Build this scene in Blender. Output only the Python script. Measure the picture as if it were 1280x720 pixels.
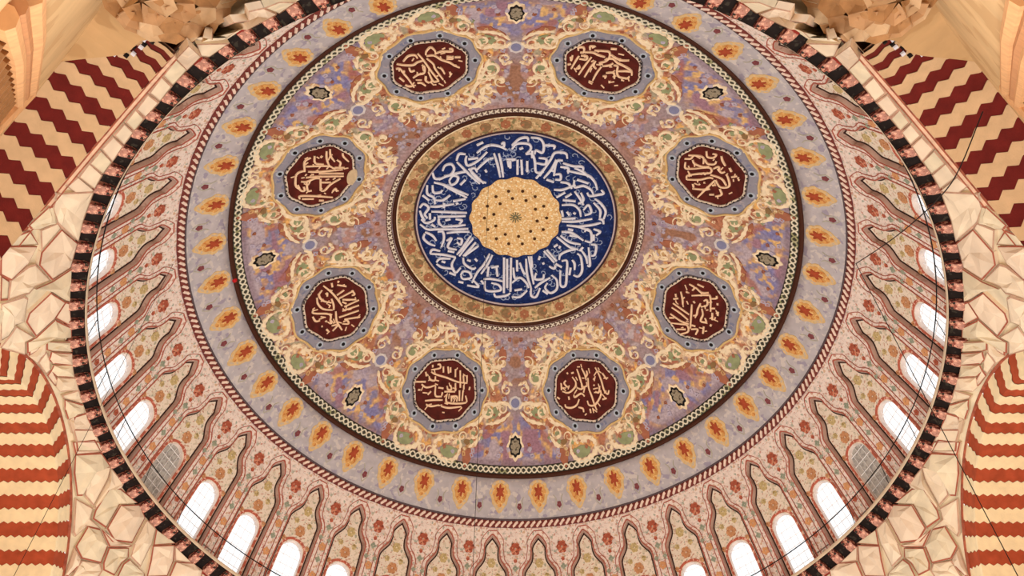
import bpy, math
import numpy as np
from mathutils import Vector

# ------------------------------------------------------------------ camera, world, lights, exposure
scene = bpy.context.scene
for o in list(bpy.data.objects):
    bpy.data.objects.remove(o, do_unlink=True)
COL = scene.collection

CAM_TILT = 33.837            # degrees away from the zenith
cam_data = bpy.data.cameras.new('camera')
cam_data.sensor_width = 36.0
cam_data.lens = 1282.3 / 1280.0 * 36.0
cam_data.clip_end = 300
cam = bpy.data.objects.new('camera', cam_data)
cam.location = (-0.157, -22.721, 1.6)
cam.rotation_euler = (math.radians(180.0 - CAM_TILT), 0.0, 0.0)
COL.objects.link(cam)
scene.camera = cam

world = bpy.data.worlds.new('daylight')
scene.world = world
world.use_nodes = True
bg = world.node_tree.nodes['Background']
bg.inputs['Color'].default_value = (1.0, 0.99, 0.98, 1)
bg.inputs['Strength'].default_value = 1.5

for k in range(12):          # the hall's white lamp hoop, hanging low over the prayer floor
    ld = bpy.data.lights.new('hoop_lamp', 'POINT')
    ld.energy = 1250
    ld.color = (1.0, 0.99, 0.98)
    ld.shadow_soft_size = 0.5
    lo = bpy.data.objects.new('hoop_lamp', ld)
    a = math.radians(30 * k + 15)
    lo.location = (9.0 * math.cos(a), 9.0 * math.sin(a) - 4.0, 7.0)
    COL.objects.link(lo)

vs = scene.view_settings
vs.view_transform = 'Standard'
vs.look = 'None'
vs.gamma = 1.0
vs.use_curve_mapping = False
vs.exposure = -0.22
# ------------------------------------------------------------------ traced ornament, in centimetres on the real surfaces
CENTER = [[-164,-335,-136,-361,-104,-373,-66,-365,-39,-348],[-93,-333,-78,-273,-67,-206],[-72,-332,-61,-272,-54,-206],[-171,-243,-143,-275,-116,-300,-94,-306],[-166,-236,-176,-257,-193,-245,-161,-196,-128,-178],[-251,-295,-225,-260,-194,-218,-156,-176],[-203,-258,-172,-217,-139,-176],[-212,-332,-239,-334,-251,-302],[-207,-325,-213,-299,-203,-272,-159,-296,-120,-340],[-202,-305,-159,-309],[-312,-254,-300,-280,-273,-284,-263,-256,-280,-231,-308,-227],[-330,-210,-291,-226,-226,-240,-204,-239],[-355,-252,-346,-218,-314,-215],[-287,-199,-277,-178,-255,-190,-248,-215,-270,-224,-287,-199],[-352,-199,-310,-181,-261,-151,-207,-120],[-315,-182,-267,-145,-213,-107],[-239,-175,-216,-200],[-380,-190,-382,-144,-356,-121,-352,-88],[-358,-187,-355,-147,-328,-144,-316,-156],[-404,-140,-378,-111],[-351,-107,-318,-103,-284,-126],[-418,-77,-401,-94,-380,-71,-398,-41,-388,-20],[-374,-77,-336,-73,-269,-79],[-370,-51,-287,-38,-215,-29],[-344,-21,-221,-13],[-274,-93,-219,-101],[-314,-64,-313,-90],[-419,-64,-410,-30,-400,-9],[-261,-77,-251,-84],[-376,-45,-377,-12],[-61,-378,-50,-385,-50,-365,-61,-365],[-163,-375,-136,-390],[-133,-248,-125,-234],[-40,-298,-1,-298],[-34,-292,-29,-259],[-23,-292,-23,-252],[-16,-371,16,-404,47,-411,53,-392],[-16,-351,5,-378,53,-378,64,-352,43,-325],[63,-412,101,-406,118,-374,113,-334,86,-346,81,-326],[118,-374,161,-372,161,-356],[16,-351,32,-358],[8,-298,8,-219],[24,-298,28,-219],[49,-292,50,-233],[-16,-292,0,-298],[43,-325,70,-326,82,-286,88,-233,121,-235],[70,-346,70,-306],[98,-307,130,-301,125,-275,87,-280],[105,-214,147,-295,167,-336,210,-336,219,-310],[89,-200,126,-255],[122,-202,153,-249,173,-303],[165,-217,174,-290,201,-299],[170,-224,192,-225,193,-199,171,-198],[191,-265,224,-260,225,-234],[201,-285,245,-272,283,-272,289,-253],[219,-247,268,-238,312,-229,340,-199,353,-161],[251,-263,289,-246,312,-222],[253,-203,255,-164,293,-174,326,-158,338,-133],[264,-204,314,-189],[194,-186,227,-181,244,-156],[167,-145,206,-147,260,-178],[179,-106,217,-135],[218,-108,245,-130],[283,-140,296,-102,275,-80],[256,-144,285,-101,297,-76],[310,-143,322,-125,360,-136,381,-145,369,-163],[345,-114,373,-91,394,-55,388,-15],[340,-94,370,-58,371,-19],[207,-94,263,-92],[203,-68,253,-72,281,-48,288,-16],[298,-50,319,-78,332,-41,305,-24],[203,-42,210,-10],[254,-33,265,-27],[226,-37,238,-18],[133,-196,166,-184],[148,-243,164,-243],[-416,-19,-395,4,-361,-5,-355,-24],[-338,-15,-339,11,-323,32],[-323,32,-267,34,-222,32],[-422,6,-390,37,-346,42,-273,50,-211,52],[-311,1,-288,-3],[-266,-1,-238,8,-250,26],[-402,55,-409,79,-388,108,-360,124],[-402,48,-370,72,-354,99],[-347,55,-324,58,-320,91,-332,134],[-308,66,-257,64,-206,68],[-309,105,-286,94,-304,137,-265,154],[-263,96,-241,104,-247,130,-264,115],[-265,179,-236,143,-200,88],[-254,187,-219,138,-189,102],[-237,188,-202,152,-178,122],[-231,188,-167,142],[-384,160,-372,142,-339,153],[-384,160,-322,174,-271,191],[-357,207,-340,191,-294,196],[-358,214,-330,236,-278,248],[-335,204,-318,212],[-271,191,-289,228,-273,267,-249,244],[-237,194,-232,227,-198,254,-180,249],[-302,264,-273,280],[-250,282,-238,264,-210,272,-204,298,-239,301,-250,282],[-222,334,-170,344,-193,311],[-199,323,-175,275,-145,238,-116,182],[-157,282,-128,239,-104,189],[-220,208,-203,216],[-185,204,-174,218],[-122,246,-128,296],[-87,247,-82,297],[-110,253,-76,247],[-52,203,-53,379],[-38,210,-38,354],[-20,204,-23,373],[-146,308,-111,309,-52,323],[-140,314,-135,364,-70,366,-76,341,-111,328],[-100,378,-88,397,-41,391,-23,379],[-262,312,-239,320],[-373,13,-357,28],[-305,156,-276,165],[-158,313,-146,332],[-10,254,-4,305,13,305],[7,216,8,273],[19,229,37,279,48,285],[48,210,54,292,72,354],[59,197,72,266,84,335],[71,196,77,253],[-16,330,19,305,49,329,61,354],[-16,398,20,398,55,366],[-4,367,31,361],[72,354,73,391,96,396,114,352],[95,278,90,310,125,308,130,283],[90,353,119,327,160,300],[148,326,137,351,161,375,190,354,189,311,165,287],[125,364,149,381],[128,169,176,224],[140,162,187,217],[153,244,176,255,182,236],[198,209,204,184,237,162,271,152],[182,230,211,246],[205,260,207,334,230,333,234,270,233,213,210,215],[256,205,268,223,269,254],[264,280,287,284,303,251,295,188,278,171],[251,243,246,281],[294,150,318,186,325,217],[328,134,337,222,325,226],[338,120,361,123,357,168,341,177],[184,95,243,142,283,151],[201,87,242,117,293,125],[206,68,252,71,304,104],[228,34,285,38,336,56],[205,16,267,11,339,-10],[205,3,266,-5],[268,37,334,23,378,5],[308,59,319,45,336,62,338,107,310,104],[346,41,375,51,359,72],[348,67,349,99],[305,136,289,157],[174,147,191,133],[197,152,203,139],[106,214,112,195],[124,226,129,236],[366,-13,383,-9,389,10],[234,53,257,57],[241,84,281,87]]
ROUNDELS = [(247.5,[[-426,-840,-405,-864,-381,-865,-373,-849],[-371,-874,-355,-843,-340,-807,-327,-776,-310,-740,-302,-722],[-341,-862,-337,-879,-320,-898,-306,-880,-304,-867],[-307,-863,-282,-873,-263,-871,-242,-870,-241,-882,-253,-883],[-339,-856,-311,-855,-285,-831,-255,-814,-237,-797,-218,-785],[-340,-845,-317,-813,-313,-791,-302,-765,-285,-729],[-452,-831,-425,-820,-392,-816,-375,-828,-353,-834],[-457,-806,-442,-804,-430,-776,-417,-749,-399,-702],[-434,-738,-450,-762],[-398,-751,-378,-765,-355,-771,-350,-800,-361,-814],[-350,-757,-352,-732,-340,-718],[-339,-777,-324,-725,-305,-723],[-432,-721,-420,-711,-405,-709],[-385,-723,-369,-721,-354,-704],[-265,-846,-244,-840,-244,-832,-266,-834],[-234,-839,-212,-838],[-294,-794,-285,-780,-277,-758],[-257,-769,-255,-752],[-408,-807,-404,-785,-388,-788],[-438,-790,-425,-788]]),(292.5,[[235,-874,234,-888,253,-890,255,-867,242,-864],[240,-849,229,-822,213,-779],[241,-832,267,-830,268,-847,246,-849],[287,-847,271,-813,257,-782,244,-751],[301,-825,285,-789,267,-741],[328,-802,312,-766,300,-727],[278,-881,277,-898,295,-900],[258,-867,289,-868,311,-857,336,-850],[294,-879,327,-880,349,-877,352,-851,341,-829,318,-818,331,-811],[340,-842,365,-845,385,-826,411,-813,438,-795,444,-771],[356,-865,376,-850,399,-841,426,-845],[370,-824,356,-810,331,-803],[371,-812,387,-809,387,-780,398,-756,433,-752],[347,-770,375,-774,381,-745],[336,-752,348,-753,345,-742],[389,-784,420,-789,442,-788],[206,-842,211,-821,215,-851],[199,-799,212,-804],[232,-780,245,-786,240,-802],[363,-734,364,-721],[353,-894,375,-895],[304,-829,297,-803,308,-787]]),(202.5,[[-852,-370,-845,-419,-821,-432],[-806,-438,-809,-400,-780,-385],[-760,-449,-765,-409,-760,-366],[-746,-456,-749,-420,-738,-386],[-845,-394,-766,-371,-746,-352],[-886,-362,-873,-373,-851,-375],[-886,-362,-893,-313,-882,-288],[-841,-366,-795,-351,-713,-338],[-804,-344,-712,-317],[-853,-339,-816,-332,-762,-316,-713,-304],[-873,-326,-852,-318,-821,-324,-803,-318],[-800,-317,-807,-257],[-726,-295,-767,-276,-792,-253,-807,-255],[-802,-297,-765,-286],[-885,-315,-879,-282,-865,-277,-866,-298],[-852,-318,-854,-273,-840,-268],[-888,-241,-882,-255,-811,-228,-766,-209],[-881,-239,-838,-224],[-820,-210,-802,-204],[-730,-394,-717,-375,-723,-356],[-763,-239,-750,-250,-748,-234],[-703,-423,-702,-402,-686,-372],[-742,-356,-705,-346],[-833,-348,-822,-345],[-786,-421,-778,-429]]),(337.5,[[702,-409,735,-416,758,-412,762,-382],[690,-388,712,-394,721,-412],[695,-374,699,-341,733,-348],[720,-391,730,-373,761,-366,786,-376],[764,-450,772,-421,794,-423,802,-441,788,-442],[763,-408,777,-387,802,-392,807,-411],[733,-348,787,-369,794,-345,754,-328,711,-306,710,-285],[713,-286,758,-298,793,-319,808,-319],[795,-335,837,-328,859,-300],[761,-207,783,-249,805,-292,816,-316],[816,-316,835,-287,857,-289,870,-304,861,-337,852,-354],[737,-246,775,-252,797,-264,788,-271],[735,-271,741,-252],[775,-288,782,-290],[837,-277,848,-250,827,-233],[804,-235,822,-241],[820,-442,828,-418,842,-397],[857,-392,867,-375],[816,-373,833,-358,846,-368],[871,-348,891,-361],[809,-283,820,-292],[758,-272,764,-279],[802,-368,818,-384,824,-365]]),(157.5,[[-843,207,-812,250,-792,286,-773,327],[-848,227,-862,247,-848,278,-815,299],[-871,254,-869,285,-850,316,-813,334],[-887,303,-889,322,-826,349,-824,379,-820,395],[-894,335,-883,361,-866,364],[-837,251,-829,249,-830,264],[-791,271,-760,256],[-784,289,-721,270],[-771,298,-715,314],[-765,334,-702,320],[-774,351,-703,345],[-789,376,-705,369],[-768,392,-701,400],[-814,279,-807,311,-808,335],[-800,343,-798,392,-779,437],[-818,429,-795,408,-821,404],[-773,401,-755,401,-751,417,-777,409],[-808,205,-806,227],[-788,222,-750,241],[-778,205,-783,213],[-845,372,-839,379],[-863,392,-857,394],[-843,411,-835,424],[-772,307,-755,322],[-730,265,-718,288,-731,290]]),(22.5,[[735,270,744,303,747,329],[707,314,728,305],[706,334,744,352,776,367],[702,355,741,373,773,393],[697,386,743,407,778,410],[694,406,716,400],[702,428,744,421,770,418,776,445,746,466],[784,316,784,365,784,428],[781,276,838,255,855,257,861,324],[782,251,789,234,767,225],[793,232,820,249,849,239],[800,215,827,221],[819,299,809,332,806,358,793,367],[825,322,831,349,824,381,846,378,840,361],[868,326,870,360],[859,265,880,255,879,243],[863,309,879,303],[885,275,886,285],[890,313,890,333],[788,431,814,423,807,449],[838,400,836,434],[864,391,867,380],[787,412,805,412],[789,299,796,307],[831,285,843,276,845,300,825,314],[727,450,767,438],[756,264,765,266],[714,286,717,301]]),(112.5,[[-467,743,-419,751],[-439,758,-415,776,-374,773],[-394,712,-374,726,-321,748,-272,771,-226,781],[-386,682,-386,694],[-365,685,-353,686,-353,702,-394,704],[-337,696,-337,723],[-316,699,-313,730],[-304,704,-304,727],[-281,714,-282,749],[-259,722,-259,797],[-245,745,-243,775],[-228,746,-228,777],[-403,729,-399,745,-378,752,-374,734],[-374,775,-375,816,-346,824],[-334,805,-284,811],[-321,782,-317,798,-301,800,-305,780],[-282,775,-282,809],[-263,807,-264,852],[-247,809,-251,853],[-321,816,-321,852,-235,862,-235,832],[-305,829,-276,832,-276,854],[-301,826,-301,851],[-424,830,-383,833,-342,839],[-420,845,-395,857,-358,857],[-456,779,-444,781],[-411,807,-395,795],[-350,863,-313,875,-255,876],[-362,784,-338,791],[-415,728,-419,708],[-346,820,-342,806],[-243,787,-243,806],[-214,797,-218,811]]),(67.5,[[267,750,284,771,280,794,251,819,222,816],[288,713,300,742,309,768,317,786],[310,707,325,732,333,757],[341,745,344,786,359,821,371,852,383,875],[373,696,390,723,403,751,415,787,432,801,438,783],[406,716,427,740],[301,840,289,866,264,880,239,879,235,868],[276,824,280,835,309,816,326,826],[338,842,347,859,371,856,391,831,401,807,399,789],[375,800,391,800,395,771],[366,772,372,775],[364,746,370,749],[408,827,428,818],[288,793,309,798,325,785,321,811],[333,715,337,730,329,746],[239,768,230,780,243,794,255,793],[216,781,218,811],[197,842,210,849],[297,874,318,877,322,891],[351,873,355,890],[242,733,247,740],[263,735,275,730],[251,834,254,848],[338,779,321,789]])]
CELLS_A = [[-1310,-884,2720,-1268,-816,2858,-1326,-712,2861,-1361,-635,2871,-1350,-741,2773,-1346,-777,2745,-1332,-840,2717],[-1336,-851,2700,-1330,-847,2714,-1346,-777,2745,-1368,-790,2684,-1376,-810,2651,-1375,-826,2641],[-1354,-735,2770,-1365,-629,2866,-1392,-570,2859,-1403,-546,2855,-1418,-566,2757,-1402,-669,2680,-1393,-702,2696],[-1370,-783,2686,-1347,-770,2750,-1352,-742,2767,-1391,-709,2698],[-1380,-805,2647,-1387,-738,2682,-1413,-799,2572,-1396,-814,2602],[-1414,-800,2568,-1391,-732,2678,-1412,-696,2638,-1431,-690,2565,-1440,-726,2538,-1423,-797,2548],[-1405,-678,2665,-1418,-573,2741,-1424,-604,2658,-1430,-600,2631,-1442,-642,2536,-1432,-691,2561,-1412,-689,2637],[-1404,-539,2861,-1425,-477,2868,-1445,-407,2872,-1447,-422,2856,-1437,-523,2765,-1425,-597,2662,-1421,-560,2756],[-1441,-510,2772,-1449,-416,2856,-1476,-382,2818,-1515,-364,2746,-1499,-458,2692,-1482,-489,2693],[-1446,-651,2511,-1443,-642,2531,-1433,-608,2610,-1436,-587,2631,-1499,-466,2682,-1506,-482,2644,-1529,-453,2627,-1539,-456,2601],[-1440,-718,2539,-1433,-691,2557,-1442,-642,2536,-1446,-659,2508],[-1446,-401,2872,-1466,-305,2879,-1476,-382,2817,-1449,-416,2856],[-1510,-469,2653,-1518,-364,2741,-1532,-368,2710,-1549,-315,2715,-1555,-388,2644,-1553,-423,2610,-1530,-446,2633],[-1478,-375,2817,-1467,-298,2879,-1475,-260,2878,-1507,-320,2792,-1530,-318,2749,-1545,-314,2723,-1531,-361,2716,-1517,-357,2747],[-1536,-334,2726,-1499,-353,2789,-1501,-319,2804,-1509,-321,2787,-1534,-298,2753,-1546,-300,2731],[-1533,-298,2755,-1511,-314,2787,-1522,-275,2788,-1545,-245,2763,-1547,-294,2733],[-1511,-307,2792,-1478,-241,2877,-1485,-202,2875,-1516,-260,2805,-1520,-275,2792],[-1516,-254,2807,-1487,-196,2874,-1494,-150,2871,-1524,-201,2814,-1526,-228,2800],[-1544,-245,2764,-1522,-268,2791,-1526,-228,2802,-1535,-182,2803,-1545,-176,2790],[-1525,-194,2813,-1495,-151,2870,-1499,-98,2870,-1527,-140,2824,-1535,-175,2805],[-1544,-169,2793,-1533,-181,2806,-1531,-134,2820,-1539,-108,2815,-1541,-114,2811],[-1529,-134,2824,-1498,-92,2872,-1499,-39,2873,-1534,-74,2826,-1538,-101,2816]]
CELLS_B = [[-1514,267,2805,-1468,319,2870,-1474,347,2843,-1505,389,2750,-1524,338,2748,-1518,302,2781],[-1538,189,2796,-1484,248,2866,-1469,312,2870,-1513,260,2810,-1527,311,2760,-1528,332,2743,-1539,320,2730,-1544,245,2763],[-1539,141,2808,-1493,183,2866,-1484,242,2868,-1537,189,2798],[-1467,325,2869,-1443,407,2876,-1447,415,2862,-1471,374,2835,-1501,402,2745,-1502,396,2749,-1473,354,2842],[-1470,380,2832,-1449,416,2856,-1412,507,2875,-1450,457,2820,-1475,479,2728,-1504,424,2718,-1501,409,2741],[-1448,463,2818,-1408,519,2875,-1392,570,2859,-1410,584,2750,-1450,528,2710,-1471,485,2727],[-1542,328,2719,-1506,396,2741,-1510,419,2710,-1486,468,2713,-1515,427,2691,-1538,427,2639,-1543,413,2643],[-1513,434,2688,-1487,469,2708,-1461,525,2678,-1468,541,2618,-1517,493,2596,-1534,454,2614],[-1483,475,2712,-1452,528,2702,-1409,591,2742,-1414,586,2731,-1457,530,2681],[-1387,582,2859,-1366,630,2862,-1371,654,2806,-1390,678,2721,-1409,613,2711,-1405,596,2752,-1390,583,2847],[-1458,531,2676,-1415,586,2725,-1413,607,2700,-1423,597,2668,-1434,601,2613,-1459,560,2602,-1463,547,2620],[-1536,455,2608,-1519,494,2591,-1521,502,2570,-1539,500,2527,-1546,495,2522],[-1515,500,2590,-1469,542,2613,-1460,561,2597,-1467,563,2566,-1531,512,2524,-1520,501,2573],[-1363,636,2862,-1311,727,2877,-1365,666,2813],[-1366,666,2810,-1314,728,2870,-1313,766,2829,-1327,790,2773,-1375,731,2720,-1369,698,2769],[-1311,734,2868,-1262,820,2864,-1308,771,2832],[-1421,603,2669,-1411,614,2700,-1382,712,2718,-1382,727,2707,-1430,614,2614],[-1306,777,2830,-1258,825,2865,-1228,868,2867,-1231,886,2844,-1321,802,2773],[-1535,-54,2827,-1499,-39,2874,-1499,0,2874,-1499,20,2874,-1534,-40,2829],[-1533,-33,2830,-1500,26,2873,-1498,59,2874,-1523,47,2843,-1538,47,2823,-1539,7,2824],[-1523,53,2842,-1498,65,2874,-1495,105,2874,-1492,144,2875,-1531,100,2826,-1533,74,2827],[-1532,100,2825,-1492,144,2875,-1485,196,2876,-1531,147,2817],[-1532,147,2817,-1485,202,2876,-1477,247,2877,-1533,181,2806],[-1536,54,2825,-1526,53,2838,-1536,74,2823,-1533,100,2824,-1536,107,2818]]
CELLS_C = [[-842,-1347,2686,-747,-1449,2501,-735,-1443,2525,-604,-1574,2064,-838,-1328,2727],[-734,-1440,2536,-724,-1437,2547,-760,-1385,2669,-628,-1463,2448,-610,-1492,2336,-791,-1278,2869,-608,-1562,2088],[-572,-1551,2258,-560,-1583,2223,-552,-1558,2318,-641,-1375,2812,-594,-1509,2321,-755,-1390,2662,-576,-1582,2160],[-842,-1321,2736,-796,-1273,2872,-856,-1234,2869,-868,-1251,2832],[-551,-1556,2326,-538,-1540,2413,-534,-1487,2573,-630,-1383,2797],[-1289,-895,2746,-1264,-910,2773,-1266,-822,2856,-1289,-798,2840],[-1262,-909,2776,-1230,-944,2792,-1231,-870,2861,-1262,-827,2856],[-1229,-943,2794,-1195,-976,2810,-1196,-910,2869,-1227,-875,2860],[-1191,-982,2810,-1155,-1013,2824,-1153,-959,2874,-1195,-909,2872],[-1151,-1018,2823,-1117,-1051,2830,-1114,-1003,2874,-1149,-964,2873],[-1113,-1056,2829,-1076,-1095,2829,-1074,-1046,2874,-1110,-1008,2874],[-1075,-1094,2831,-1029,-1143,2823,-1022,-1096,2874,-1069,-1051,2874],[-1025,-1148,2821,-974,-1203,2802,-973,-1149,2865,-1018,-1101,2873],[-970,-1208,2799,-913,-1268,2765,-916,-1205,2851,-969,-1154,2863],[-908,-1273,2760,-695,-1508,2232,-866,-1249,2838,-915,-1204,2853]]
SCROLL = [('c',1.5,[15.35,8.25,13.07,7.69,11.5,7.32,7.79,6.77,7.01,6.42]),('c',1.4,[14.21,8.77,13.69,9.18,11.58,9.66,9.48,9.79,7.07,10.05]),('c',1.2,[-10.03,7.13,-12.49,7.82,-13.33,8.2]),('c',1.0,[-1.65,6.45,-2.87,6.26,-4.73,6.26,-6.2,6.45,-6.39,6.65,-4.77,6.77,-6.67,6.93,-10.03,7.13]),('c',1.0,[-5.58,5.98,-8.65,5.96,-12.78,6.13]),('c',1.3,[12.76,5.99,11.4,6.24,9.71,6.27,6.01,6.03,4.03,5.98]),('c',1.0,[9.71,6.27,11.1,6.57,11.92,6.82]),('c',1.2,[15.99,6.5,13.71,6.66,12.76,6.86,14.47,6.97]),('c',1.5,[17.94,6.93,17.7,7.15,15.16,7.27,11.8,7.27]),('g',8.0,[16.76,7.9,15.44,7.57,14.52,7.36,14.03,7.59,14.72,7.92,16.21,8.08]),('c',1.2,[21.56,8.0,19.17,7.92,18.6,8.18]),('g',8.0,[17.79,9.09,15.66,9.04,13.65,9.14,14.2,9.42,15.94,9.43,17.58,9.26]),('c',1.5,[21.35,9.0,20.1,8.8,18.54,8.76,15.84,8.87,14.25,8.81]),('c',1.4,[21.07,9.12,19.09,9.41,16.61,9.58,14.12,9.66]),('c',2.0,[7.47,10.3,8.39,10.58,8.14,10.96,6.74,11.2,4.77,11.2,2.69,11.02,1.91,10.76,2.72,10.5,4.66,10.39,6.56,10.41,6.34,10.6]),('g',10.0,[7.6,10.75,5.4,10.67,3.57,10.81,4.24,11.04,6.13,11.12,7.42,10.98]),('c',1.5,[13.17,10.14,11.9,10.46,10.5,10.6]),('b',5.0,[10.45,10.34,9.37,10.33,9.01,10.45,9.91,10.54,10.62,10.49]),('p',1.2,[1.78,10.95,1.11,11.12,-0.21,11.21]),('r',8.0,[12.09,10.64,9.58,10.7,9.57,11.1,10.37,11.37,11.67,10.98]),('r',6.0,[17.09,6.31,15.72,6.64,17.16,6.94,19.08,6.88,18.47,6.48]),('o',5.0,[6.25,6.81,2.97,6.81,3.19,7.03,5.99,7.04]),('o',5.0,[14.13,6.34,11.13,6.34,11.72,6.69,14.05,6.61]),('r',6.0,[20.46,9.04,18.27,9.49,14.98,9.68,14.01,9.85,16.47,9.82,19.97,9.44])]
# ------------------------------------------------------------------ helpers
PI = math.pi
ZC, RS = 23.98, 17.208       # sphere of the dome: centre height, radius


def lin(c):
    return tuple(((v / 255.0) / 12.92 if v / 255.0 <= 0.04045 else ((v / 255.0 + 0.055) / 1.055) ** 2.4) for v in c)


MATS = {}


def mat(name, rgb, rough=0.75, spots=None, scale=6.0, var=0.12, bump=0.0, bscale=20.0, coord='Object'):
    """paint or stone: base colour, noise variation, optional voronoi-like painted spots [(rgb, scale, threshold)]"""
    if name in MATS:
        return MATS[name]
    m = bpy.data.materials.new(name)
    m.use_nodes = True
    nt = m.node_tree
    b = nt.nodes['Principled BSDF']
    b.inputs['Roughness'].default_value = rough
    b.inputs['Specular IOR Level'].default_value = 0.15
    tc = nt.nodes.new('ShaderNodeTexCoord')
    c = lin(rgb)
    n = nt.nodes.new('ShaderNodeTexNoise')
    n.inputs['Scale'].default_value = scale
    n.inputs['Detail'].default_value = 5
    nt.links.new(tc.outputs[coord], n.inputs['Vector'])
    r = nt.nodes.new('ShaderNodeValToRGB')
    r.color_ramp.elements[0].position = 0.3
    r.color_ramp.elements[1].position = 0.7
    r.color_ramp.elements[0].color = tuple(v * (1 - var) for v in c) + (1,)
    r.color_ramp.elements[1].color = tuple(min(1, v * (1 + var)) for v in c) + (1,)
    nt.links.new(n.outputs['Fac'], r.inputs['Fac'])
    out = r.outputs['Color']
    for i, (srgb, sc, th) in enumerate(spots or []):
        n2 = nt.nodes.new('ShaderNodeTexNoise')
        n2.inputs['Scale'].default_value = sc
        n2.inputs['Detail'].default_value = 2
        mp = nt.nodes.new('ShaderNodeMapping')
        mp.inputs['Location'].default_value = (3.1 * i + 1.7, 5.3 * i, 2.2 * i)
        nt.links.new(tc.outputs[coord], mp.inputs['Vector'])
        nt.links.new(mp.outputs['Vector'], n2.inputs['Vector'])
        r2 = nt.nodes.new('ShaderNodeValToRGB')
        r2.color_ramp.elements[0].position = th
        r2.color_ramp.elements[0].color = (0, 0, 0, 1)
        r2.color_ramp.elements[1].position = th + 0.04
        r2.color_ramp.elements[1].color = (1, 1, 1, 1)
        nt.links.new(n2.outputs['Fac'], r2.inputs['Fac'])
        mx = nt.nodes.new('ShaderNodeMix')
        mx.data_type = 'RGBA'
        nt.links.new(r2.outputs['Color'], mx.inputs['Factor'])
        nt.links.new(out, mx.inputs['A'])
        mx.inputs['B'].default_value = lin(srgb) + (1,)
        out = mx.outputs['Result']
    nt.links.new(out, b.inputs['Base Color'])
    if bump:
        n3 = nt.nodes.new('ShaderNodeTexNoise')
        n3.inputs['Scale'].default_value = bscale
        n3.inputs['Detail'].default_value = 4
        nt.links.new(tc.outputs[coord], n3.inputs['Vector'])
        bp = nt.nodes.new('ShaderNodeBump')
        bp.inputs['Strength'].default_value = bump
        bp.inputs['Distance'].default_value = 0.05
        nt.links.new(n3.outputs['Fac'], bp.inputs['Height'])
        nt.links.new(bp.outputs['Normal'], b.inputs['Normal'])
    MATS[name] = m
    return m


def tag(o, label=None, cat=None, group=None, kind=None):
    if label:
        o['label'] = label
    if cat:
        o['category'] = cat
    if group:
        o['group'] = group
    if kind:
        o['kind'] = kind
    return o


class MB:
    """collects vertices and faces of one mesh"""

    def __init__(self):
        self.v, self.f = [], []

    def add(self, verts, faces):
        n = len(self.v)
        self.v += [tuple(p) for p in verts]
        self.f += [tuple(i + n for i in q) for q in faces]
        return self

    def mesh(self, name, m=None, smooth=False):
        me = bpy.data.meshes.new(name)
        me.from_pydata(self.v, [], self.f)
        me.validate()
        if m:
            me.materials.append(m)
        if smooth:
            me.polygons.foreach_set('use_smooth', [True] * len(me.polygons))
        me.update()
        return me

    def build(self, name, m, parent=None, smooth=False):
        return obj(name, self.mesh(name, m, smooth), parent)


def obj(name, me, parent=None, rz=0.0, loc=None):
    o = bpy.data.objects.new(name, me)
    COL.objects.link(o)
    if parent:
        o.parent = parent
    o.rotation_euler = (0, 0, rz)
    if loc is not None:
        o.location = loc
    return o


def empty(name, loc=(0, 0, 0)):
    o = bpy.data.objects.new(name, None)
    o.location = loc
    o.empty_display_size = 0.2
    COL.objects.link(o)
    return o


def S(x, y, eps=0.0):
    """point of the dome shell over plan point (x, y), eps metres proud into the room"""
    k = (RS - eps) / RS
    return (x * k, y * k, ZC + math.sqrt(max(RS * RS - x * x - y * y, 0.0)) * k)


def pol(az, r):
    a = math.radians(az)
    return r * math.cos(a), r * math.sin(a)


def smooth_line(pts, sub=4):
    if len(pts) < 3:
        return [tuple(p) for p in pts]
    P = [np.array(p, float) for p in pts]
    P = [2 * P[0] - P[1]] + P + [2 * P[-1] - P[-2]]
    out = []
    for i in range(1, len(P) - 2):
        for k in range(sub):
            t = k / sub
            out.append(0.5 * ((2 * P[i]) + (-P[i - 1] + P[i + 1]) * t + (2 * P[i - 1] - 5 * P[i] + 4 * P[i + 1] - P[i + 2]) * t * t
                              + (-P[i - 1] + 3 * P[i] - 3 * P[i + 1] + P[i + 2]) * t ** 3))
    out.append(P[-2])
    return [tuple(p) for p in out]


def ribbon(mb, pts, w, fn, e0, e1, closed=False, taper=0.55, scallop=0.0):
    """a raised brush stroke of width w along pts; fn(x, y, eps) maps onto the surface"""
    n = len(pts)
    V, Fc = [], []
    for i in range(n):
        a = pts[(i - 1) % n] if (closed or i > 0) else pts[i]
        b = pts[(i + 1) % n] if (closed or i < n - 1) else pts[i]
        dx, dy = b[0] - a[0], b[1] - a[1]
        L = math.hypot(dx, dy) or 1e-6
        k = 1.0 if closed else (taper + (1 - taper) * math.sin(PI * (i + 0.5) / n))
        if scallop:
            k *= 1 - scallop * (0.5 + 0.5 * math.cos(i * 2 * PI / 4.0))
        nx, ny = -dy / L * w / 2 * k, dx / L * w / 2 * k
        x, y = pts[i]
        V += [fn(x + nx, y + ny, e0), fn(x + nx * .7, y + ny * .7, e1), fn(x - nx * .7, y - ny * .7, e1), fn(x - nx, y - ny, e0)]
    for i in range(n if closed else n - 1):
        p, q = 4 * i, 4 * ((i + 1) % n)
        for j in range(3):
            Fc.append((p + j, q + j, q + j + 1, p + j + 1))
    mb.add(V, Fc)


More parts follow.
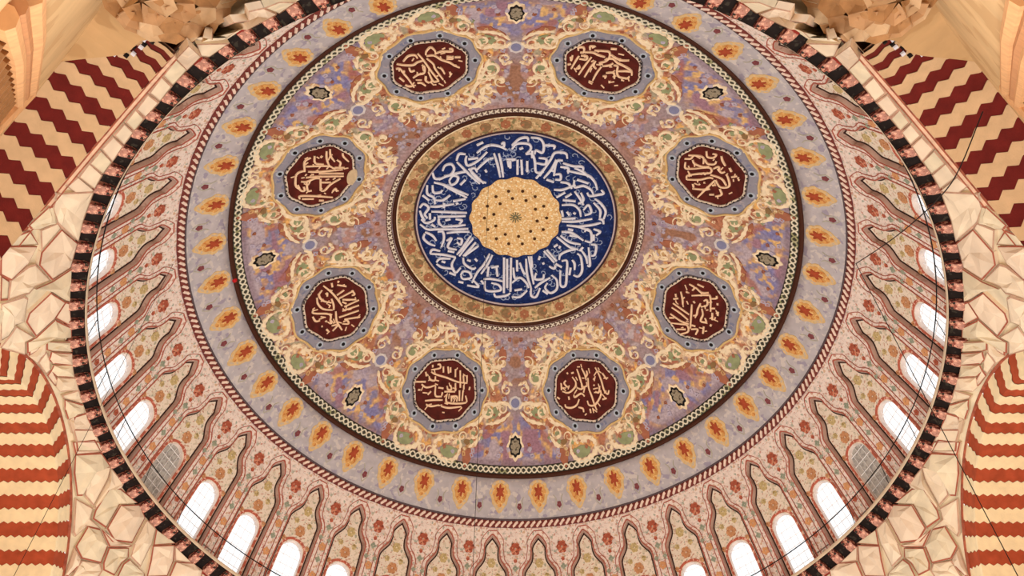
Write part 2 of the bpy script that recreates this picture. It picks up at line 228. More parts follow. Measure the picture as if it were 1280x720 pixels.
def blob(mb, outline, fn, e0, e1, rings=2, bulge=0.0):
    """a raised patch: outline on plan, lifted from e0 at the rim to e1"""
    n = len(outline)
    cx = sum(p[0] for p in outline) / n
    cy = sum(p[1] for p in outline) / n
    V = [fn(x, y, e0) for x, y in outline]
    for k in range(rings):
        t = 0.97 * (1 - k / rings)
        V += [fn(cx + (x - cx) * t, cy + (y - cy) * t, e1 + bulge * (1 - t)) for x, y in outline]
    V.append(fn(cx, cy, e1 + bulge))
    Fc = []
    for k in range(rings):
        for i in range(n):
            j = (i + 1) % n
            Fc.append((k * n + i, k * n + j, (k + 1) * n + j, (k + 1) * n + i))
    for i in range(n):
        Fc.append((rings * n + i, rings * n + (i + 1) % n, (rings + 1) * n))
    mb.add(V, Fc)


def band(r0, r1, eps, seg=360, mb=None, sub=1):
    """ring band on the dome between plan radii, standing eps proud, with rims down to the shell"""
    mb = mb or MB()
    prof = [(r0, 0.0), (r0, eps)] + [(r0 + (r1 - r0) * k / sub, eps) for k in range(1, sub + 1)] + [(r1, 0.0)]
    lathe(mb, prof, seg, lambda r, e, a: S(r * math.cos(a), r * math.sin(a), e))
    return mb


def lathe(mb, prof, seg, fn, a0=0.0, a1=2 * PI):
    full = abs(a1 - a0 - 2 * PI) < 1e-6
    cols = seg if full else seg + 1
    V = [fn(p[0], p[1], a0 + (a1 - a0) * i / seg) for i in range(cols) for p in prof]
    m = len(prof)
    Fc = []
    for i in range(seg):
        j = (i + 1) % cols
        for k in range(m - 1):
            Fc.append((i * m + k, j * m + k, j * m + k + 1, i * m + k + 1))
    mb.add(V, Fc)


def cyl_fn(r, z, a):
    return (r * math.cos(a), r * math.sin(a), z)


def tube(mb, pts, rad, seg=6):
    P = [Vector(p) for p in pts]
    V, Fc = [], []
    for i, p in enumerate(P):
        d = (P[min(i + 1, len(P) - 1)] - P[max(i - 1, 0)]).normalized()
        u = d.orthogonal().normalized()
        if i and abs(u.dot(pu)) < 0.999:
            u = (pu - d * pu.dot(d)).normalized()
        pu = u
        w = d.cross(u)
        V += [p + (u * math.cos(2 * PI * k / seg) + w * math.sin(2 * PI * k / seg)) * rad for k in range(seg)]
    for i in range(len(P) - 1):
        for k in range(seg):
            Fc.append((i * seg + k, i * seg + (k + 1) % seg, (i + 1) * seg + (k + 1) % seg, (i + 1) * seg + k))
    Fc.append(tuple(range(seg))[::-1])
    Fc.append(tuple((len(P) - 1) * seg + k for k in range(seg)))
    mb.add(V, Fc)


def box(mb, fn, a0, a1, b0, b1, c0, c1):
    V = [fn(a, b, c) for a in (a0, a1) for b in (b0, b1) for c in (c0, c1)]
    mb.add(V, [(0, 1, 3, 2), (4, 6, 7, 5), (0, 4, 5, 1), (2, 3, 7, 6), (0, 2, 6, 4), (1, 5, 7, 3)])


_rng = np.random.RandomState(5)
_tab = _rng.rand(256, 256)


def vnoise(x, y):
    xi, yi = np.floor(x).astype(int), np.floor(y).astype(int)
    fx, fy = x - xi, y - yi
    fx, fy = fx * fx * (3 - 2 * fx), fy * fy * (3 - 2 * fy)
    g = lambda i, j: _tab[i % 256, j % 256]
    return (g(xi, yi) * (1 - fx) + g(xi + 1, yi) * fx) * (1 - fy) + (g(xi, yi + 1) * (1 - fx) + g(xi + 1, yi + 1) * fx) * fy


def fl(q):
    return [(q[i] / 100.0, q[i + 1] / 100.0) for i in range(0, len(q), 2)]


# palette
M_RED = mat('brick_red_paint', (168, 76, 48), 0.8, scale=3, var=0.18, bump=0.15)
M_CREAM = mat('cream_stone_paint', (238, 218, 178), 0.8, scale=3, var=0.08, bump=0.15)
M_RED_DIM = mat('dim_red_paint', (104, 30, 26), 0.8, scale=3, var=0.15, bump=0.15)  # upper arches' red, with their dimmer light put into the colour
M_CREAM_DIM = mat('dim_cream_paint', (206, 174, 136), 0.8, scale=3, var=0.08, bump=0.15)  # upper arches' cream, toned down for the dimmer, warmer light there
M_GROUT = mat('red_brown_edging', (164, 92, 72), 0.85, scale=4, var=0.2)
M_GROUTP = mat('pale_pink_edging', (190, 150, 126), 0.85, scale=4, var=0.2)
M_STONE = [mat('pale_marble_a', (232, 212, 184), 0.6, scale=1.2, var=0.12, bump=0.1),
           mat('pale_marble_b', (222, 206, 176), 0.6, scale=1.6, var=0.14, bump=0.1),
           mat('pale_marble_c', (228, 206, 180), 0.6, scale=1.0, var=0.12, bump=0.1)]
M_BROWN = mat('dark_brown_line', (70, 38, 26), 0.7)
M_BLUE = mat('deep_blue_field', (22, 42, 98), 0.7, spots=[((64, 86, 134), 9, 0.62)], scale=5, var=0.35)
M_WHITE = mat('white_lettering', (224, 226, 238), 0.7, scale=8, var=0.06)
M_LETTER = mat('cream_lettering', (242, 208, 172), 0.7, scale=8, var=0.08)
M_PLAQUE = mat('dark_red_plaque', (84, 28, 22), 0.7, scale=3, var=0.35)
M_FIELD = mat('blue_grey_field', (146, 144, 156), 0.75, spots=[((168, 160, 166), 5, 0.6), ((120, 124, 150), 4, 0.62)], scale=3, var=0.12)
M_BLACK = mat('black_paint', (20, 16, 18), 0.6)
M_IRON = mat('black_iron', (26, 22, 22), 0.5)
M_GOLD = mat('gold_mosaic', (226, 188, 130), 0.6, spots=[((250, 230, 190), 12, 0.56), ((200, 142, 84), 10, 0.62)], scale=6, var=0.1)
M_GOLDRING = mat('old_gold_band', (190, 160, 118), 0.7, spots=[((216, 190, 148), 5, 0.53), ((136, 126, 88), 5, 0.57), ((164, 112, 82), 5, 0.59)], scale=5, var=0.15)
M_LILAC = mat('lilac_grey_band', (182, 176, 180), 0.75, spots=[((202, 194, 190), 4, 0.56), ((158, 150, 166), 3, 0.6)], scale=3, var=0.1)
M_ORANGE = mat('orange_gold_paint', (212, 158, 92), 0.7, spots=[((226, 186, 122), 7, 0.53), ((192, 120, 64), 7, 0.57)], scale=6, var=0.12)
M_AMBER = mat('amber_halo_paint', (214, 182, 130), 0.7, spots=[((196, 178, 156), 7, 0.56)], scale=6, var=0.12)
M_FIRE = mat('fire_red_paint', (166, 74, 46), 0.7, scale=6, var=0.2)
M_PLUM = mat('plum_paint', (126, 68, 72), 0.7, scale=6, var=0.2)
M_LEAFC = mat('cream_leaf_paint', (240, 222, 190), 0.7, spots=[((214, 182, 146), 4, 0.58)], scale=5, var=0.1)
M_GREEN = mat('sage_green_paint', (146, 154, 116), 0.7, scale=4, var=0.15)
M_RUST = mat('rust_paint', (164, 104, 80), 0.75, scale=4, var=0.2)
M_OCHRE = mat('ochre_paint', (198, 162, 114), 0.75, scale=4, var=0.2)
M_PINK = mat('pink_paint', (222, 178, 160), 0.75, scale=4, var=0.1)
LEAFMAT = {'g': M_GREEN, 'b': mat('olive_brown_paint', (140, 110, 74), 0.75), 'r': M_RUST, 'o': M_OCHRE, 'p': M_PINK}

# ------------------------------------------------------------------ floor
mb = MB()
lathe(mb, [(0.01, 0.0), (15, 0.0), (46, 0.0)], 64, cyl_fn)
tag(mb.build('floor', mat('pale_bounce_floor', (188, 178, 166), 0.95, scale=2, var=0.1)), 'wide pale hall floor far below the dome', 'floor', kind='structure')  # unseen floor, its colour made pale and neutral for the bounce light

# ------------------------------------------------------------------ ceiling: the dome shell with its painted ground
def ground_colour(x, y):
    r = np.hypot(x, y)
    az = np.degrees(np.arctan2(y, x))
    a = np.abs((az + 22.5) % 45 - 22.5)             # 0 on the axes between two roundels
    dev = np.radians(22.5 - a)
    dx, dy = r * np.cos(dev) - 8.62, r * np.sin(dev)
    d = np.hypot(dx / 0.87, dy)                      # distance from the roundel centre on the shell
    m1, m2 = vnoise(x * 3.2, y * 3.2), vnoise(x * 3.7 + 40, y * 3.7 + 9)
    m3, m4 = vnoise(x * 6.5 + 7, y * 6.5 + 77), vnoise(x * 2.0 + 90, y * 2.0 + 31)
    L = lambda c: np.array(lin(c))
    c = np.tile(L((152, 136, 140)), x.shape + (1,))

    def put(mask, col, k=1.0):
        w = (np.clip(mask, 0, 1) * k)[..., None]
        return c * (1 - w) + L(col) * w
    st = lambda v, t, s=0.06: np.clip((v - t) / s + 0.5, 0, 1)
    inner = st(8.0 - r, 0.0, 0.5)
    outer = st(r - 9.4, 0.0, 0.5)
    # inner mauve stars
    c = put(inner * st(m1, 0.5), (146, 132, 152))
    c = put(inner * st(m2, 0.62), (172, 138, 132))
    c = put(inner * st(m3, 0.68), (176, 164, 170))
    c = put(inner * st(m4, 0.66), (150, 112, 92))
    # outer blue-violet fields
    c = put(outer, (132, 128, 158), 0.9)
    c = put(outer * st(m1, 0.50), (126, 124, 166))
    c = put(outer * st(m2, 0.66), (176, 142, 124))
    c = put(outer * st(m3, 0.66), (206, 170, 116))
    c = put(outer * st(1 - m4, 0.62), (170, 158, 168))
    c = put(outer * st(m4, 0.76), (150, 116, 132))
    # scroll zone round every roundel: cream, sage, rust
    zone = st(d, 1.98, 0.1) * (1 - st(d, 2.75 + 0.25 * np.cos(np.arctan2(dy, dx) * 8), 0.15))
    c = put(zone, (182, 154, 134), 0.85)
    c = put(zone * st(m3, 0.66), (220, 194, 160))
    c = put(zone * st(m1, 0.62), (160, 152, 130))
    c = put(zone * st(m2, 0.55), (170, 116, 90))
    c = put(zone * st(1 - m3, 0.72), (214, 168, 104))
    edge = st(d, 2.72, 0.12) * (1 - st(d, 3.05, 0.12))
    c = put(edge * st(m2, 0.35), (160, 98, 80), 0.7)
    # narrow mauve rim beside the ring borders
    c = put(st(r - 10.95, 0, 0.15), (130, 112, 124), 0.7)
    c = put(st(5.95 - r, 0, 0.2), (160, 132, 130), 0.6)
    return c


NA = 1200
rr = [0.6, 2.0, 3.5, 5.0] + list(np.arange(5.4, 11.3, 0.06)) + [11.6, 12.1, 12.6, 13.0, 13.18]
A = np.linspace(0, 2 * PI, NA, endpoint=False)
RR, AA = np.meshgrid(rr, A, indexing='ij')
X, Y = RR * np.cos(AA), RR * np.sin(AA)
Z = ZC + np.sqrt(RS * RS - RR * RR)
verts = np.stack([X, Y, Z], -1).reshape(-1, 3).tolist() + [[0, 0, ZC + RS]]
nr = len(rr)
i0 = np.arange(NA)
i1 = (i0 + 1) % NA
faces = []
for k in range(nr - 1):
    faces += np.stack([k * NA + i0, (k + 1) * NA + i0, (k + 1) * NA + i1, k * NA + i1], -1).tolist()
faces += [[nr * NA, int(i), int(j)] for i, j in zip(i0, i1)]
me = bpy.data.meshes.new('ceiling')
me.from_pydata(verts, [], faces)
cols = ground_colour(X, Y).reshape(-1, 3)
cols = np.concatenate([cols, [[.5, .4, .3]]])
at = me.color_attributes.new('pigment', 'FLOAT_COLOR', 'POINT')
at.data.foreach_set('color', np.concatenate([cols, np.ones((len(cols), 1))], 1).astype(np.float32).ravel())
gm = bpy.data.materials.new('painted_dome_ground')
gm.use_nodes = True
nt = gm.node_tree
bs = nt.nodes['Principled BSDF']
bs.inputs['Roughness'].default_value = 0.8
bs.inputs['Specular IOR Level'].default_value = 0.1
ca = nt.nodes.new('ShaderNodeVertexColor')
ca.layer_name = 'pigment'
nz = nt.nodes.new('ShaderNodeTexNoise')
nz.inputs['Scale'].default_value = 9
nz.inputs['Detail'].default_value = 4
tcn = nt.nodes.new('ShaderNodeTexCoord')
nt.links.new(tcn.outputs['Object'], nz.inputs['Vector'])
rp = nt.nodes.new('ShaderNodeValToRGB')
rp.color_ramp.elements[0].position = 0.32
rp.color_ramp.elements[1].position = 0.68
rp.color_ramp.elements[0].color = (0.86, 0.83, 0.83, 1)
rp.color_ramp.elements[1].color = (1.36, 1.35, 1.34, 1)
nt.links.new(nz.outputs['Fac'], rp.inputs['Fac'])
mx = nt.nodes.new('ShaderNodeMix')
mx.data_type = 'RGBA'
mx.blend_type = 'MULTIPLY'
mx.inputs['Factor'].default_value = 1.0
nt.links.new(ca.outputs['Color'], mx.inputs['A'])
nt.links.new(rp.outputs['Color'], mx.inputs['B'])
nt.links.new(mx.outputs['Result'], bs.inputs['Base Color'])
me.materials.append(gm)
me.polygons.foreach_set('use_smooth', [True] * len(me.polygons))
ceiling = obj('ceiling', me)
tag(ceiling, 'great painted dome with mauve and blue arabesque ground', 'dome', kind='structure')

# scrolls and leaves round the roundels (one half traced, mirrored, turned eight times)
def spray(rg, mbs, sgn, n, dmin, dmax, size):
    for k in range(n):
        th = rg.rand() * PI
        dd = dmin + (dmax - dmin) * rg.rand()
        cx, cy = 8.62 + dd * 0.87 * math.cos(th), dd * math.sin(th)
        if not 5.85 < math.hypot(cx, cy) < 11.0 or math.degrees(math.atan2(cy, cx)) > 22.0:
            continue
        b0 = th + 1.2 + rg.rand() * 1.6
        q = size * (0.7 + 0.6 * rg.rand())
        pp = [(cx + q * t * math.cos(b0 + 1.5 * t), cy + q * t * math.sin(b0 + 1.5 * t)) for t in (-1, -0.4, 0.2, 0.7, 1.1)]
        mb_, w_ = mbs[rg.randint(len(mbs))]
        ribbon(mb_, [(x, sgn * y) for x, y in pp], w_ * (0.8 + 0.5 * rg.rand()), S, 0.0, 0.04, taper=0.25)


for sgn in (1, -1):
    mb, sage, rust, ochre, mauve = MB(), MB(), MB(), MB(), MB()
    leaf_meshes = []
    for kind, w, q in SCROLL:
        pts = [pol(sgn * q[i], q[i + 1]) for i in range(0, len(q), 2)]
        if kind in 'cp':
            ribbon(mb, smooth_line(pts, 6), 0.12 + 0.085 * w, S, 0.0, 0.05, taper=0.4, scallop=0.4)
        else:
            b2 = MB()
            loop = smooth_line(pts + [pts[0]], 3)[:-1]
            blob(b2, loop, S, 0.0, 0.035)
            leaf_meshes.append(b2.mesh('leaf', LEAFMAT[kind]))
    rg = np.random.RandomState(11)
    for daz, r_, sz, turn, green in ((14.6, 9.15, .44, 1, 1), (15.2, 7.75, .42, -1, 1), (19.6, 8.2, .30, 1, 0), (18.6, 9.0, .26, -1, 0), (6.0, 6.30, .34, -1, 0), (12.6, 6.62, .36, 1, 0), (17.6, 7.05, .30, 1, 0),
                                      (1.6, 6.72, .24, 1, 0), (9.6, 6.05, .24, 1, 0), (11.2, 10.05, .30, -1, 1), (0.0 + 0.9, 11.0, .20, 1, 0), (12.4, 7.35, .26, -1, 1), (8.4, 10.25, .22, 1, 0)):
        cx, cy = pol(daz, r_)
        a0 = math.atan2(cy, cx - 8.62) + (0.6 if turn > 0 else 2.4)
        sp = []
        for j in range(19):
            u = j / 18.0
            q = sz * (1 - 0.72 * u ** 0.8)
            th = a0 + turn * u * 2.4 * PI
            sp.append((cx + q * math.cos(th), sgn * (cy + q * math.sin(th))))
        ribbon(mb, sp, sz * 0.40, S, 0.0, 0.05, taper=0.35, scallop=0.25)
        if green:
            gb_ = MB()
            blob(gb_, [(cx + sz * .48 * math.cos(t), sgn * (cy + sz * .36 * math.sin(t))) for t in np.linspace(0, 2 * PI, 10, endpoint=False)], S, 0.0, 0.035)
            leaf_meshes.append(gb_.mesh('leaf', M_GREEN))
    spray(rg, [(mb, 0.12), (mb, 0.10), (sage, 0.12), (rust, 0.10), (ochre, 0.09)], sgn, 80, 2.08, 2.95, 0.12)
    spray(rg, [(ochre, 0.08), (rust, 0.08), (mauve, 0.10), (mauve, 0.12), (mauve, 0.08)], sgn, 110, 2.8, 4.6, 0.15)
    parts = [('scroll', mb.mesh('scroll', M_LEAFC)), ('sage_spray', sage.mesh('sage_spray', M_GREEN)), ('rust_spray', rust.mesh('rust_spray', M_RUST)),
             ('ochre_spray', ochre.mesh('ochre_spray', M_OCHRE)), ('lilac_spray', mauve.mesh('lilac_spray', mat('lilac_leaf_paint', (178, 168, 186), 0.75)))]
    for k in range(8):
        rz = math.radians(22.5 + 45 * k)
        for nm, sm in parts:
            so = obj(nm, sm, ceiling, rz)
            if nm != 'scroll':
                so['kind'] = 'stuff'
        for lm in leaf_meshes:
            obj('leaf', lm, ceiling, rz)

# painted cartouches between the roundels
b1, b2, b3 = MB(), MB(), MB()
ol = [(10.45 + 0.52 * math.cos(t) * (1 + 0.10 * math.cos(8 * t)), 0.38 * math.sin(t) * (1 + 0.10 * math.cos(8 * t))) for t in np.linspace(0, 2 * PI, 32, endpoint=False)]
blob(b1, ol, S, 0, 0.03)
il = [(10.45 + (x - 10.45) * 0.74, y * 0.74) for x, y in ol]
blob(b2, il, S, 0.03, 0.045)
kl = [(10.45 + (x - 10.45) * 0.56, y * 0.56) for x, y in ol]
blob(b3, kl, S, 0.04, 0.06)
ms = (b1.mesh('cartouche', M_LEAFC), b2.mesh('cartouche_border', M_BLACK),
      b3.mesh('cartouche_heart', mat('stone_grey_paint', (150, 140, 120), 0.7, spots=[((90, 80, 66), 9, 0.58)], scale=8, var=0.2)))
for k in range(8):
    rz = math.radians(45 * k)
    c0 = obj('cartouche', ms[0], ceiling, rz)
    obj('cartouche_border', ms[1], c0)
    obj('cartouche_heart', ms[2], c0)

b1, b2 = MB(), MB()
blob(b1, [(8.75 + 0.30 * (1 + .08 * math.cos(8 * t)) * math.cos(t), 0.30 * (1 + .08 * math.cos(8 * t)) * math.sin(t)) for t in np.linspace(0, 2 * PI, 24, endpoint=False)], S, 0, 0.04)
blob(b2, [(8.75 + 0.2 * math.cos(t), 0.2 * math.sin(t)) for t in np.linspace(0, 2 * PI, 14, endpoint=False)], S, 0.04, 0.055)
ro = (b1.mesh('rosette', mat('pale_rosette_rim', (206, 200, 200), 0.75)), b2.mesh('rosette_eye', mat('blue_rosette_eye', (132, 134, 168), 0.75)))
for k in range(8):
    r0_ = obj('rosette', ro[0], ceiling, math.radians(45 * k))
    obj('rosette_eye', ro[1], r0_)

# lilac band with its ring of flame medallions
lb = band(11.6, 12.93, 0.02, 420, sub=4).build('lilac_band', M_LILAC, ceiling, True)
b1, b2, b3, b4 = MB(), MB(), MB(), MB()


def flame(s):
    out = []
    for t in np.linspace(0, 2 * PI, 30, endpoint=False):
        v = -math.cos(t)                       # -1 top (inner), +1 pointed foot (outer)
        w = 0.46 * math.sin(t) * (1 - 0.5 * max(v, 0) ** 1.2) * (1 + 0.22 * max(-v, 0)) * (1 + 0.10 * math.cos(9 * t))
        out.append((12.17 + s * 0.52 * v * (1.0 if v < 0 else 1.1), s * w))
    return out


blob(b1, flame(1.0), S, 0.02, 0.04)
blob(b2, [(x - 0.03, y) for x, y in flame(0.72)], S, 0.04, 0.055)
blob(b3, [(12.06 + 0.21 * (1 + .32 * math.cos(6 * t)) * math.cos(t), 0.16 * (1 + .32 * math.cos(6 * t)) * math.sin(t)) for t in np.linspace(0, 2 * PI, 36, endpoint=False)], S, 0.055, 0.075)
fm = (b1.mesh('flame_medallion', M_AMBER), b2.mesh('flame_body', M_ORANGE), b3.mesh('flame_core', M_FIRE))
b5 = MB()
for j in range(5):
    t = 2 * PI * j / 5
    blob(b5, [(12.52 + 0.06 * math.cos(t) + 0.055 * math.cos(u), 0.06 * math.sin(t) + 0.055 * math.sin(u)) for u in np.linspace(0, 2 * PI, 8, endpoint=False)], S, 0.02, 0.045)
b6 = MB()
for s in (-1, 1):
    ribbon(b6, smooth_line([(12.75, 0.0), (12.55, s * 0.16), (12.35, s * 0.12), (12.2, s * 0.22)], 3), 0.05, S, 0.02, 0.035)
fl5, fl6 = b5.mesh('small_flower', M_PLUM), b6.mesh('flower_stem', mat('sage_line_paint', (176, 172, 156), 0.75))
for k in range(42):
    rz = math.radians(84.85 + 360 / 42 * k)
    f0 = obj('flame_medallion', fm[0], ceiling, rz)
    for q in (1, 2):
        obj(fm[q].name, fm[q], f0)
    s0 = obj('small_flower', fl5, ceiling, rz + math.radians(180 / 42))
    obj('flower_stem', fl6, s0)

# hairline painted streaks on the lilac band are left to its material

# ------------------------------------------------------------------ ring borders
def border(name, r0, r1, m, eps, label):
    o = band(r0, r1, eps, 420).build(name, m, None, True)
    return tag(o, label, 'border', kind='structure')


t1 = border('trim_1', 11.16, 11.46, mat('dark_green_grey', (66, 66, 56), 0.7), 0.03, 'interlaced black and white chain border round the arabesque field')
band(11.46, 11.61, 0.05, 420).build('dark_band', M_BROWN, t1, True)
mb = MB()
NL = 280
for k in range(NL):
    a = 360.0 / NL
    for s in (-1, 1):
        pts = [pol(a * k + a * u, 11.31 + s * v) for u, v in ((-0.62, -0.10), (-0.3, -0.085), (0.1, 0.05), (0.42, 0.10), (0.62, 0.08))]
        ribbon(mb, pts, 0.062, S, 0.03, 0.06, taper=0.6)
lk = mb.build('chain_links', mat('pale_chain_paint', (226, 220, 198), 0.7, spots=[((160, 160, 120), 3, 0.6)]), t1)
lk['kind'] = 'stuff'

t2 = border('trim_2', 12.96, 13.17, mat('rope_maroon', (120, 58, 52), 0.7), 0.05, 'maroon and white twisted rope border above the niches')
band(12.9, 12.96, 0.03, 420).build('grey_line', mat('slate_line', (92, 78, 82), 0.7), t2, True)
mb = MB()
NL = 300
for k in range(NL):
    a = 360.0 / NL
    pts = [pol(a * (k + u), v) for u, v in ((-0.42, 12.99), (-0.1, 13.03), (0.15, 13.09), (0.42, 13.14))]
    ribbon(mb, pts, 0.10, S, 0.05, 0.08, taper=0.6)
lk = mb.build('rope_strands', mat('rope_white', (232, 208, 192), 0.7), t2)
lk['kind'] = 'stuff'

# ------------------------------------------------------------------ the central medallion
med = empty('central_medallion', (0, 0, 0))
tag(med, 'central blue medallion ringed with white calligraphy at the crown of the dome', 'medallion')
mb = MB()
lathe(mb, [(0.01, 0.05), (0.7, 0.05), (1.4, 0.05)] + [(1.9, 0.05)], 96, lambda r, e, a: S(r * math.cos(a), r * math.sin(a), e))
scal = [pol(360 * i / 128, 2.03 * (1 + 0.022 * math.cos(16 * 2 * PI * i / 128))) for i in range(128)]
b2 = MB()
blob(b2, scal, S, 0.0, 0.06, 4)
gold = b2.build('gold_disc', M_GOLD, med, True)
mb = MB()
for t in np.linspace(0, 2 * PI, 12, endpoint=False):
    ribbon(mb, [(0.05 * math.cos(t), 0.05 * math.sin(t)), (0.27 * math.cos(t), 0.27 * math.sin(t))], 0.05, S, 0.06, 0.085)
mb.build('centre_rosette', mat('grey_green_rosette', (112, 112, 84), 0.7), gold)
b2 = MB()
blob(b2, [(0.11 * (abs(math.cos(t)) ** 0.6) * np.sign(math.cos(t)), 0.11 * (abs(math.sin(t)) ** 0.6) * np.sign(math.sin(t))) for t in np.linspace(0, 2 * PI, 12, endpoint=False)], S, 0.06, 0.09)
dm = b2.mesh('dark_boss', mat('boss_brown', (74, 44, 24), 0.7))
for n, r, ph in ((10, 0.98, 10), (14, 1.38, 0)):
    for k in range(n):
        x, y = pol(360 * k / n + ph, r)
        bb = MB()
        blob(bb, [(x + 0.075 * math.cos(t), y + 0.075 * math.sin(t)) for t in np.linspace(0, 2 * PI, 8, endpoint=False)], S, 0.06, 0.09)
        bb.build('dark_boss', MATS['boss_brown'], gold)
mb = MB()
for n, r in ((40, 1.86), (34, 1.62), (22, 1.18), (16, 0.72), (10, 0.45)):
    for k in range(n):
        x, y = pol(360 * k / n + r * 50, r)
        blob(mb, [(x + 0.045 * math.cos(t), y + 0.045 * math.sin(t)) for t in np.linspace(0, 2 * PI, 6, endpoint=False)], S, 0.06, 0.085, 1)
pd = mb.build('pale_dots', mat('pale_dot', (252, 236, 204), 0.7), gold)
pd['kind'] = 'stuff'
band(1.9, 4.33, 0.02, 200, sub=6).build('blue_field', M_BLUE, med, True)
mb = MB()
for q in CENTER:
    ribbon(mb, smooth_line(fl(q), 5), 0.125, S, 0.02, 0.07, taper=0.65)
mb.build('calligraphy', M_WHITE, med)
mb = MB()                                       # fine curling tendrils in the blue ground
rg = np.random.RandomState(3)
for k in range(170):
    az0, r0 = rg.rand() * 360, 2.2 + 1.95 * rg.rand()
    cx, cy = pol(az0, r0)
    t0 = rg.rand() * 6
    pts = [(cx + (0.03 + 0.03 * j) * math.cos(t0 + 0.9 * j), cy + (0.03 + 0.03 * j) * math.sin(t0 + 0.9 * j)) for j in range(6)]
    ribbon(mb, pts, 0.045, S, 0.02, 0.045)
td = mb.build('tendrils', mat('pale_blue_tendril', (158, 174, 206), 0.7), med)
td['kind'] = 'stuff'
band(4.33, 4.40, 0.05, 240).build('pale_line', mat('pale_lilac_line', (190, 176, 180), 0.7), med, True)
band(4.40, 4.48, 0.05, 240).build('dark_line', mat('dark_plum_line', (66, 44, 50), 0.7), med, True)
gr = band(4.48, 5.16, 0.03, 240, sub=3).build('gold_ring', M_GOLDRING, med, True)
band(5.16, 5.22, 0.05, 240).build('cream_line', M_LEAFC, med, True)
band(5.22, 5.38, 0.05, 240).build('brown_line', M_BROWN, med, True)
pm = [MB(), MB()]
for j in range(6):
    t = 2 * PI * j / 6
    blob(pm[0], [(4.82 + 0.13 * math.cos(t) + 0.1 * math.cos(u), 0.13 * math.sin(t) + 0.1 * math.sin(u)) for u in np.linspace(0, 2 * PI, 8, endpoint=False)], S, 0.03, 0.05, 1)
blob(pm[1], [(4.82 + 0.22 * math.cos(u), 0.24 * math.sin(u)) for u in np.linspace(0, 2 * PI, 16, endpoint=False)], S, 0.03, 0.05)
pms = [pm[0].mesh('ring_flower', mat('ring_red', (164, 106, 76), 0.7, scale=8, var=0.25)), pm[1].mesh('ring_roundel', mat('ring_olive', (142, 114, 82), 0.7, spots=[((184, 120, 84), 6, 0.55)], scale=8, var=0.25))]
for k in range(36):
    obj(pms[k % 2].name.split('.')[0], pms[k % 2], gr, math.radians(10 * k + 5))
mb = MB()
for k in range(140):
    a = 360 / 140
    for s in (-1, 1):
        pts = [pol(a * (k + u), 5.53 + s * v) for u, v in ((-0.45, -0.07), (-0.1, 0.02), (0.3, 0.08))]
        ribbon(mb, pts, 0.06, S, 0.03, 0.06, taper=0.6)
band(5.42, 5.64, 0.03, 240).build('chain_ground', mat('chain_ground_brown', (104, 80, 72), 0.7), med, True)
lk = mb.build('chain_links', mat('white_chain_paint', (232, 224, 208), 0.7), med)
lk['kind'] = 'stuff'

# ------------------------------------------------------------------ eight calligraphy roundels
def ringpts(rad, n, lobes=0, amp=0.0, ph=0.0):
    return [(8.62 + 0.87 * rad * (1 + amp * math.cos(lobes * t + ph)) * math.cos(t), rad * (1 + amp * math.cos(lobes * t + ph)) * math.sin(t)) for t in np.linspace(0, 2 * PI, n, endpoint=False)]


b1, b2, b3, b4, b5, b6 = MB(), MB(), MB(), MB(), MB(), MB()
blob(b1, ringpts(1.96, 60, 10, 0.03), S, 0.0, 0.045, 4)
ribbon(b6, ringpts(2.0, 60, 10, 0.03), 0.09, S, 0.0, 0.06, True)
blob(b2, ringpts(1.42, 60, 8, 0.028), S, 0.045, 0.075, 4)
ribbon(b3, ringpts(1.46, 60, 8, 0.028), 0.085, S, 0.045, 0.09, True)
ribbon(b4, ringpts(1.54, 60, 8, 0.028), 0.05, S, 0.045, 0.075, True)
bd = MB()
for x, y in ringpts(1.5, 44, 8, 0.028):
    blob(bd, [(x + 0.035 * math.cos(t), y + 0.035 * math.sin(t)) for t in np.linspace(0, 2 * PI, 6, endpoint=False)], S, 0.07, 0.10, 1)
RM = (bd.mesh('border_beads', M_BLACK), b1.mesh('field', M_FIELD), b2.mesh('plaque', M_PLAQUE), b3.mesh('pale_border', mat('pale_border_paint', (222, 206, 186), 0.7, spots=[((90, 80, 80), 6, 0.6)])),
      b4.mesh('dark_border', mat('grey_border_paint', (96, 88, 92), 0.7)), b6.mesh('outer_border', mat('straw_line', (216, 184, 128), 0.7)))
sx, sy = ringpts(1.76, 10)[0]
blob(b5, [(sx + 0.085 * math.cos(t), sy + 0.085 * math.sin(t)) for t in np.linspace(0, 2 * PI, 8, endpoint=False)], S, 0.045, 0.10)
b7 = MB()
LBL = {247.5: 'dark red calligraphy roundel left of the top of the dome, wide flattened oval in view',
       292.5: 'dark red calligraphy roundel right of the top of the dome, with long slanting parallel strokes',
       202.5: 'dark red calligraphy roundel high on the left with a beige patch on its right edge',
       337.5: 'dark red calligraphy roundel high on the right of the blue medallion',
       157.5: 'dark red calligraphy roundel low on the left with fanned strokes',
       22.5: 'dark red calligraphy roundel low on the right of the blue medallion',
       112.5: 'dark red calligraphy roundel below the blue medallion, left of centre, dense lettering',
       67.5: 'dark red calligraphy roundel below the blue medallion, right of centre, bold open curves'}
stud_b, halo_b = [], []
for k in range(10):
    x, y = ringpts(1.76, 10)[k]
    q, h = MB(), MB()
    blob(h, [(x + 0.15 * math.cos(t), y + 0.15 * math.sin(t)) for t in np.linspace(0, 2 * PI, 8, endpoint=False)], S, 0.045, 0.07, 1)
    blob(q, [(x + 0.075 * math.cos(t), y + 0.075 * math.sin(t)) for t in np.linspace(0, 2 * PI, 8, endpoint=False)], S, 0.07, 0.10, 1)
    stud_b.append(q.mesh('stud', M_BLACK))
    halo_b.append(h.mesh('stud_halo', mat('pale_blue_halo', (176, 186, 200), 0.7)))
